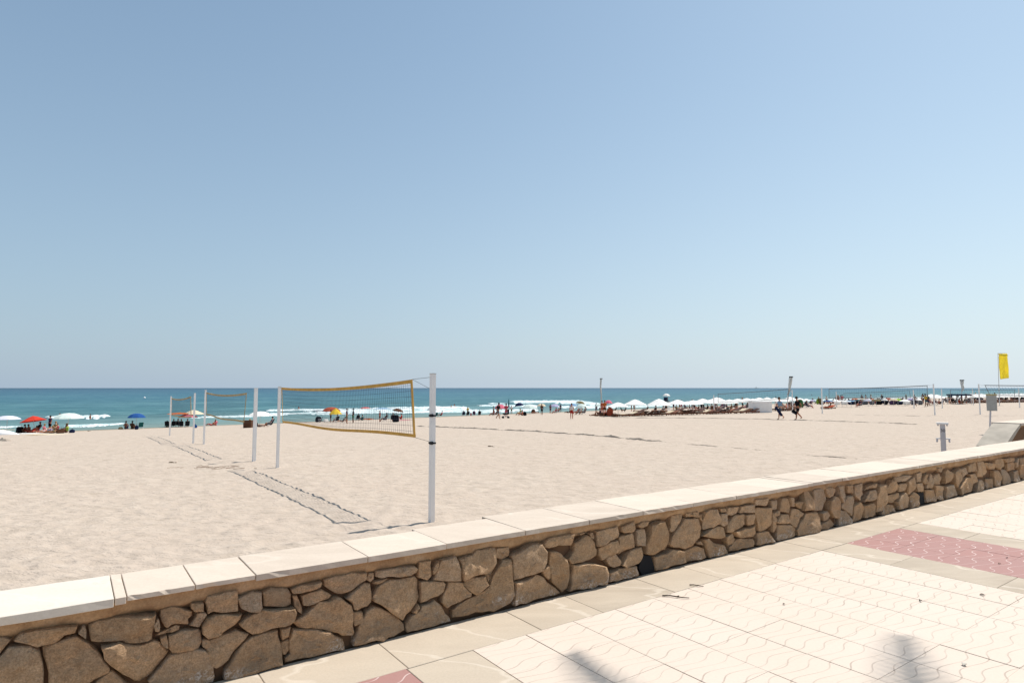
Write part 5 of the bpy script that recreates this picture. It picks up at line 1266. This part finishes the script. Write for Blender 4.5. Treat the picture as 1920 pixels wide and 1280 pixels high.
# driftwood scraps on the sand
rr = random.Random(2); m = MB(); P0 = hit(412, 879)
for i in range(30):
    c_ = Vector((rr.gauss(0, .5), rr.gauss(0, .22), .05)); a = rr.uniform(-.5, .5); L = rr.uniform(.08, .35); d_ = Vector((math.cos(a), math.sin(a), rr.uniform(-.02, .08))) * L
    m.tube([tuple(c_ - d_ / 2), tuple(c_ + d_ / 2)], rr.uniform(.003, .007), 4)
o = m.build('driftwood_scraps', plain('driftwood', (120, 92, 72), .9)); o.location = P0; tag(o, 'scatter of brown twigs on the sand beside the net shadow', 'driftwood', kind='stuff')
def speck(x, y, s_, label):
    P = hit(x, y); m = MB(); m.sphere((0, 0, s_ * .2), (s_, s_ * .6, s_ * .35), 7, 4); m.sphere((s_ * 1.3, s_ * .4, s_ * .1), (s_ * .5, s_ * .4, s_ * .25), 6, 4); o = m.build('seaweed_clump', plain('seaweed', (92, 78, 62), .9)); o.location = P; tag(o, label, 'seaweed', 'seaweed clumps on the sand')
speck(918, 837, .09, 'small dark seaweed clump in the middle of the sand'); speck(321, 868, .10, 'small dark clump on the left sand below the nets'); speck(166, 808, .14, 'dark clump between the left group and blue umbrella')
# buoy, ship
X, Y = at(271, 746.5, SEA); m = MB(); m.sphere((0, 0, .25), (.5, .5, .5), 10, 6); m.tube([(0, 0, .7), (0, 0, 1.1)], .07, 6); o = m.build('marker_buoy', WHITEP); o.location = (X, Y, SEA); tag(o, 'small white buoy on the sea left of the nets', 'buoy')
X, Y = at(1418, 727.9, SEA); o = empty('sailing_boat', (X, Y, SEA), 0, 'tiny pale boat on the horizon above the cabinet', 'boat'); s_ = Y / F
m = MB(); m.add([(-3 * s_, 0, 0), (3 * s_, 0, 0), (3.6 * s_, 0, .8 * s_), (-3.2 * s_, 0, .8 * s_), (-3 * s_, s_, 0), (3 * s_, s_, 0), (3.6 * s_, s_, .8 * s_), (-3.2 * s_, s_, .8 * s_)], [(0, 1, 2, 3), (7, 6, 5, 4), (0, 4, 5, 1), (1, 5, 6, 2), (2, 6, 7, 3), (3, 7, 4, 0)]); m.build('hull', GREYP, o)
m = MB(); m.box((0, .5 * s_, 2.3 * s_), (.5 * s_, .5 * s_, 3 * s_)); m.build('mast', GREYP, o)

# ------------------------------------------------------------------ palm beside the camera (its frond tips shade the tiles)
PH = 8.2
T1 = Vector((*at(1080, 1228), 0)); T2 = Vector((*at(1692, 1195), 0))
G0 = Vector((1.75, 2.05, 0)); crown = G0 + Vector((SUNH[0] * PH, SUNH[1] * PH, PH))
palm = empty('palm_tree', (crown.x + .5, crown.y - .9, 0), 0, 'tall palm beside the viewer shading the tiles', 'tree'); PB = palm.location.copy()
pts = [Vector((0, 0, -.1)), Vector((.05, .1, 2)), Vector((-.05, .35, 4.2)), Vector((-.25, .65, 6.4)), crown - PB]
m = MB(); m.tube([tuple(p) for p in pts], .20, 12, .13); m.build('trunk', plain('palm_bark', (120, 100, 80), .95, .3, 6), palm, smooth=True)
LEAFM = plain('palm_leaf', (84, 110, 58), .6, .25, 4)
def frond(az, L, drop, rise=.25, lk_=.50, n=22, lw=.042):
    m = MB(); P = []; d_ = Vector((math.cos(az), math.sin(az), 0)); side = Vector((-d_.y, d_.x, 0))
    for i in range(n + 1):
        t = i / n; P.append(crown - PB + d_ * (L * t) + Vector((0, 0, rise * L * math.sin(t * math.pi * .6) - drop * t * t)))
    m.tube([tuple(p) for p in P[::2]], .022, 5, .006)
    for i in range(2, n + 1):
        t = i / n; ll = lk_ * math.sin(math.pi * (.12 + .86 * t)) ** .6 + .08
        for sd in (-1, 1):
            p = P[i]; tip = p + side * sd * ll * .85 + d_ * ll * .55 + Vector((0, 0, -.18 * ll)); w_ = d_ * lw
            m.add([tuple(p - w_), tuple(p + w_), tuple(tip)], [(0, 1, 2)])
    m.build('frond', LEAFM, palm)
def aim(T, drop):
    # azimuth and length of a frond whose tip shadow falls at T
    z = PH - drop + .24 * 2.2 * .95
    tip = T + Vector((SUNH[0] * z, SUNH[1] * z, 0)); v = tip - crown; return math.atan2(v.y, v.x), math.hypot(v.x, v.y)
for T_, dr in ((T1, .7), (T2, .6)):
    a, L = aim(T_, dr); frond(a, L, dr, lk_=.26, n=34, lw=.026)
    print('frond', math.degrees(a), L)
for k_ in range(15):
    a = R(185 + k_ * 340 / 15 * .56 + rng.uniform(-4, 4)); frond(a, rng.uniform(2.0, 2.6), rng.uniform(.6, 1.8))
for a, L in ((60, 1.2), (85, 1.0), (120, 1.1), (30, 1.4)): frond(R(a), L, .2, .8)
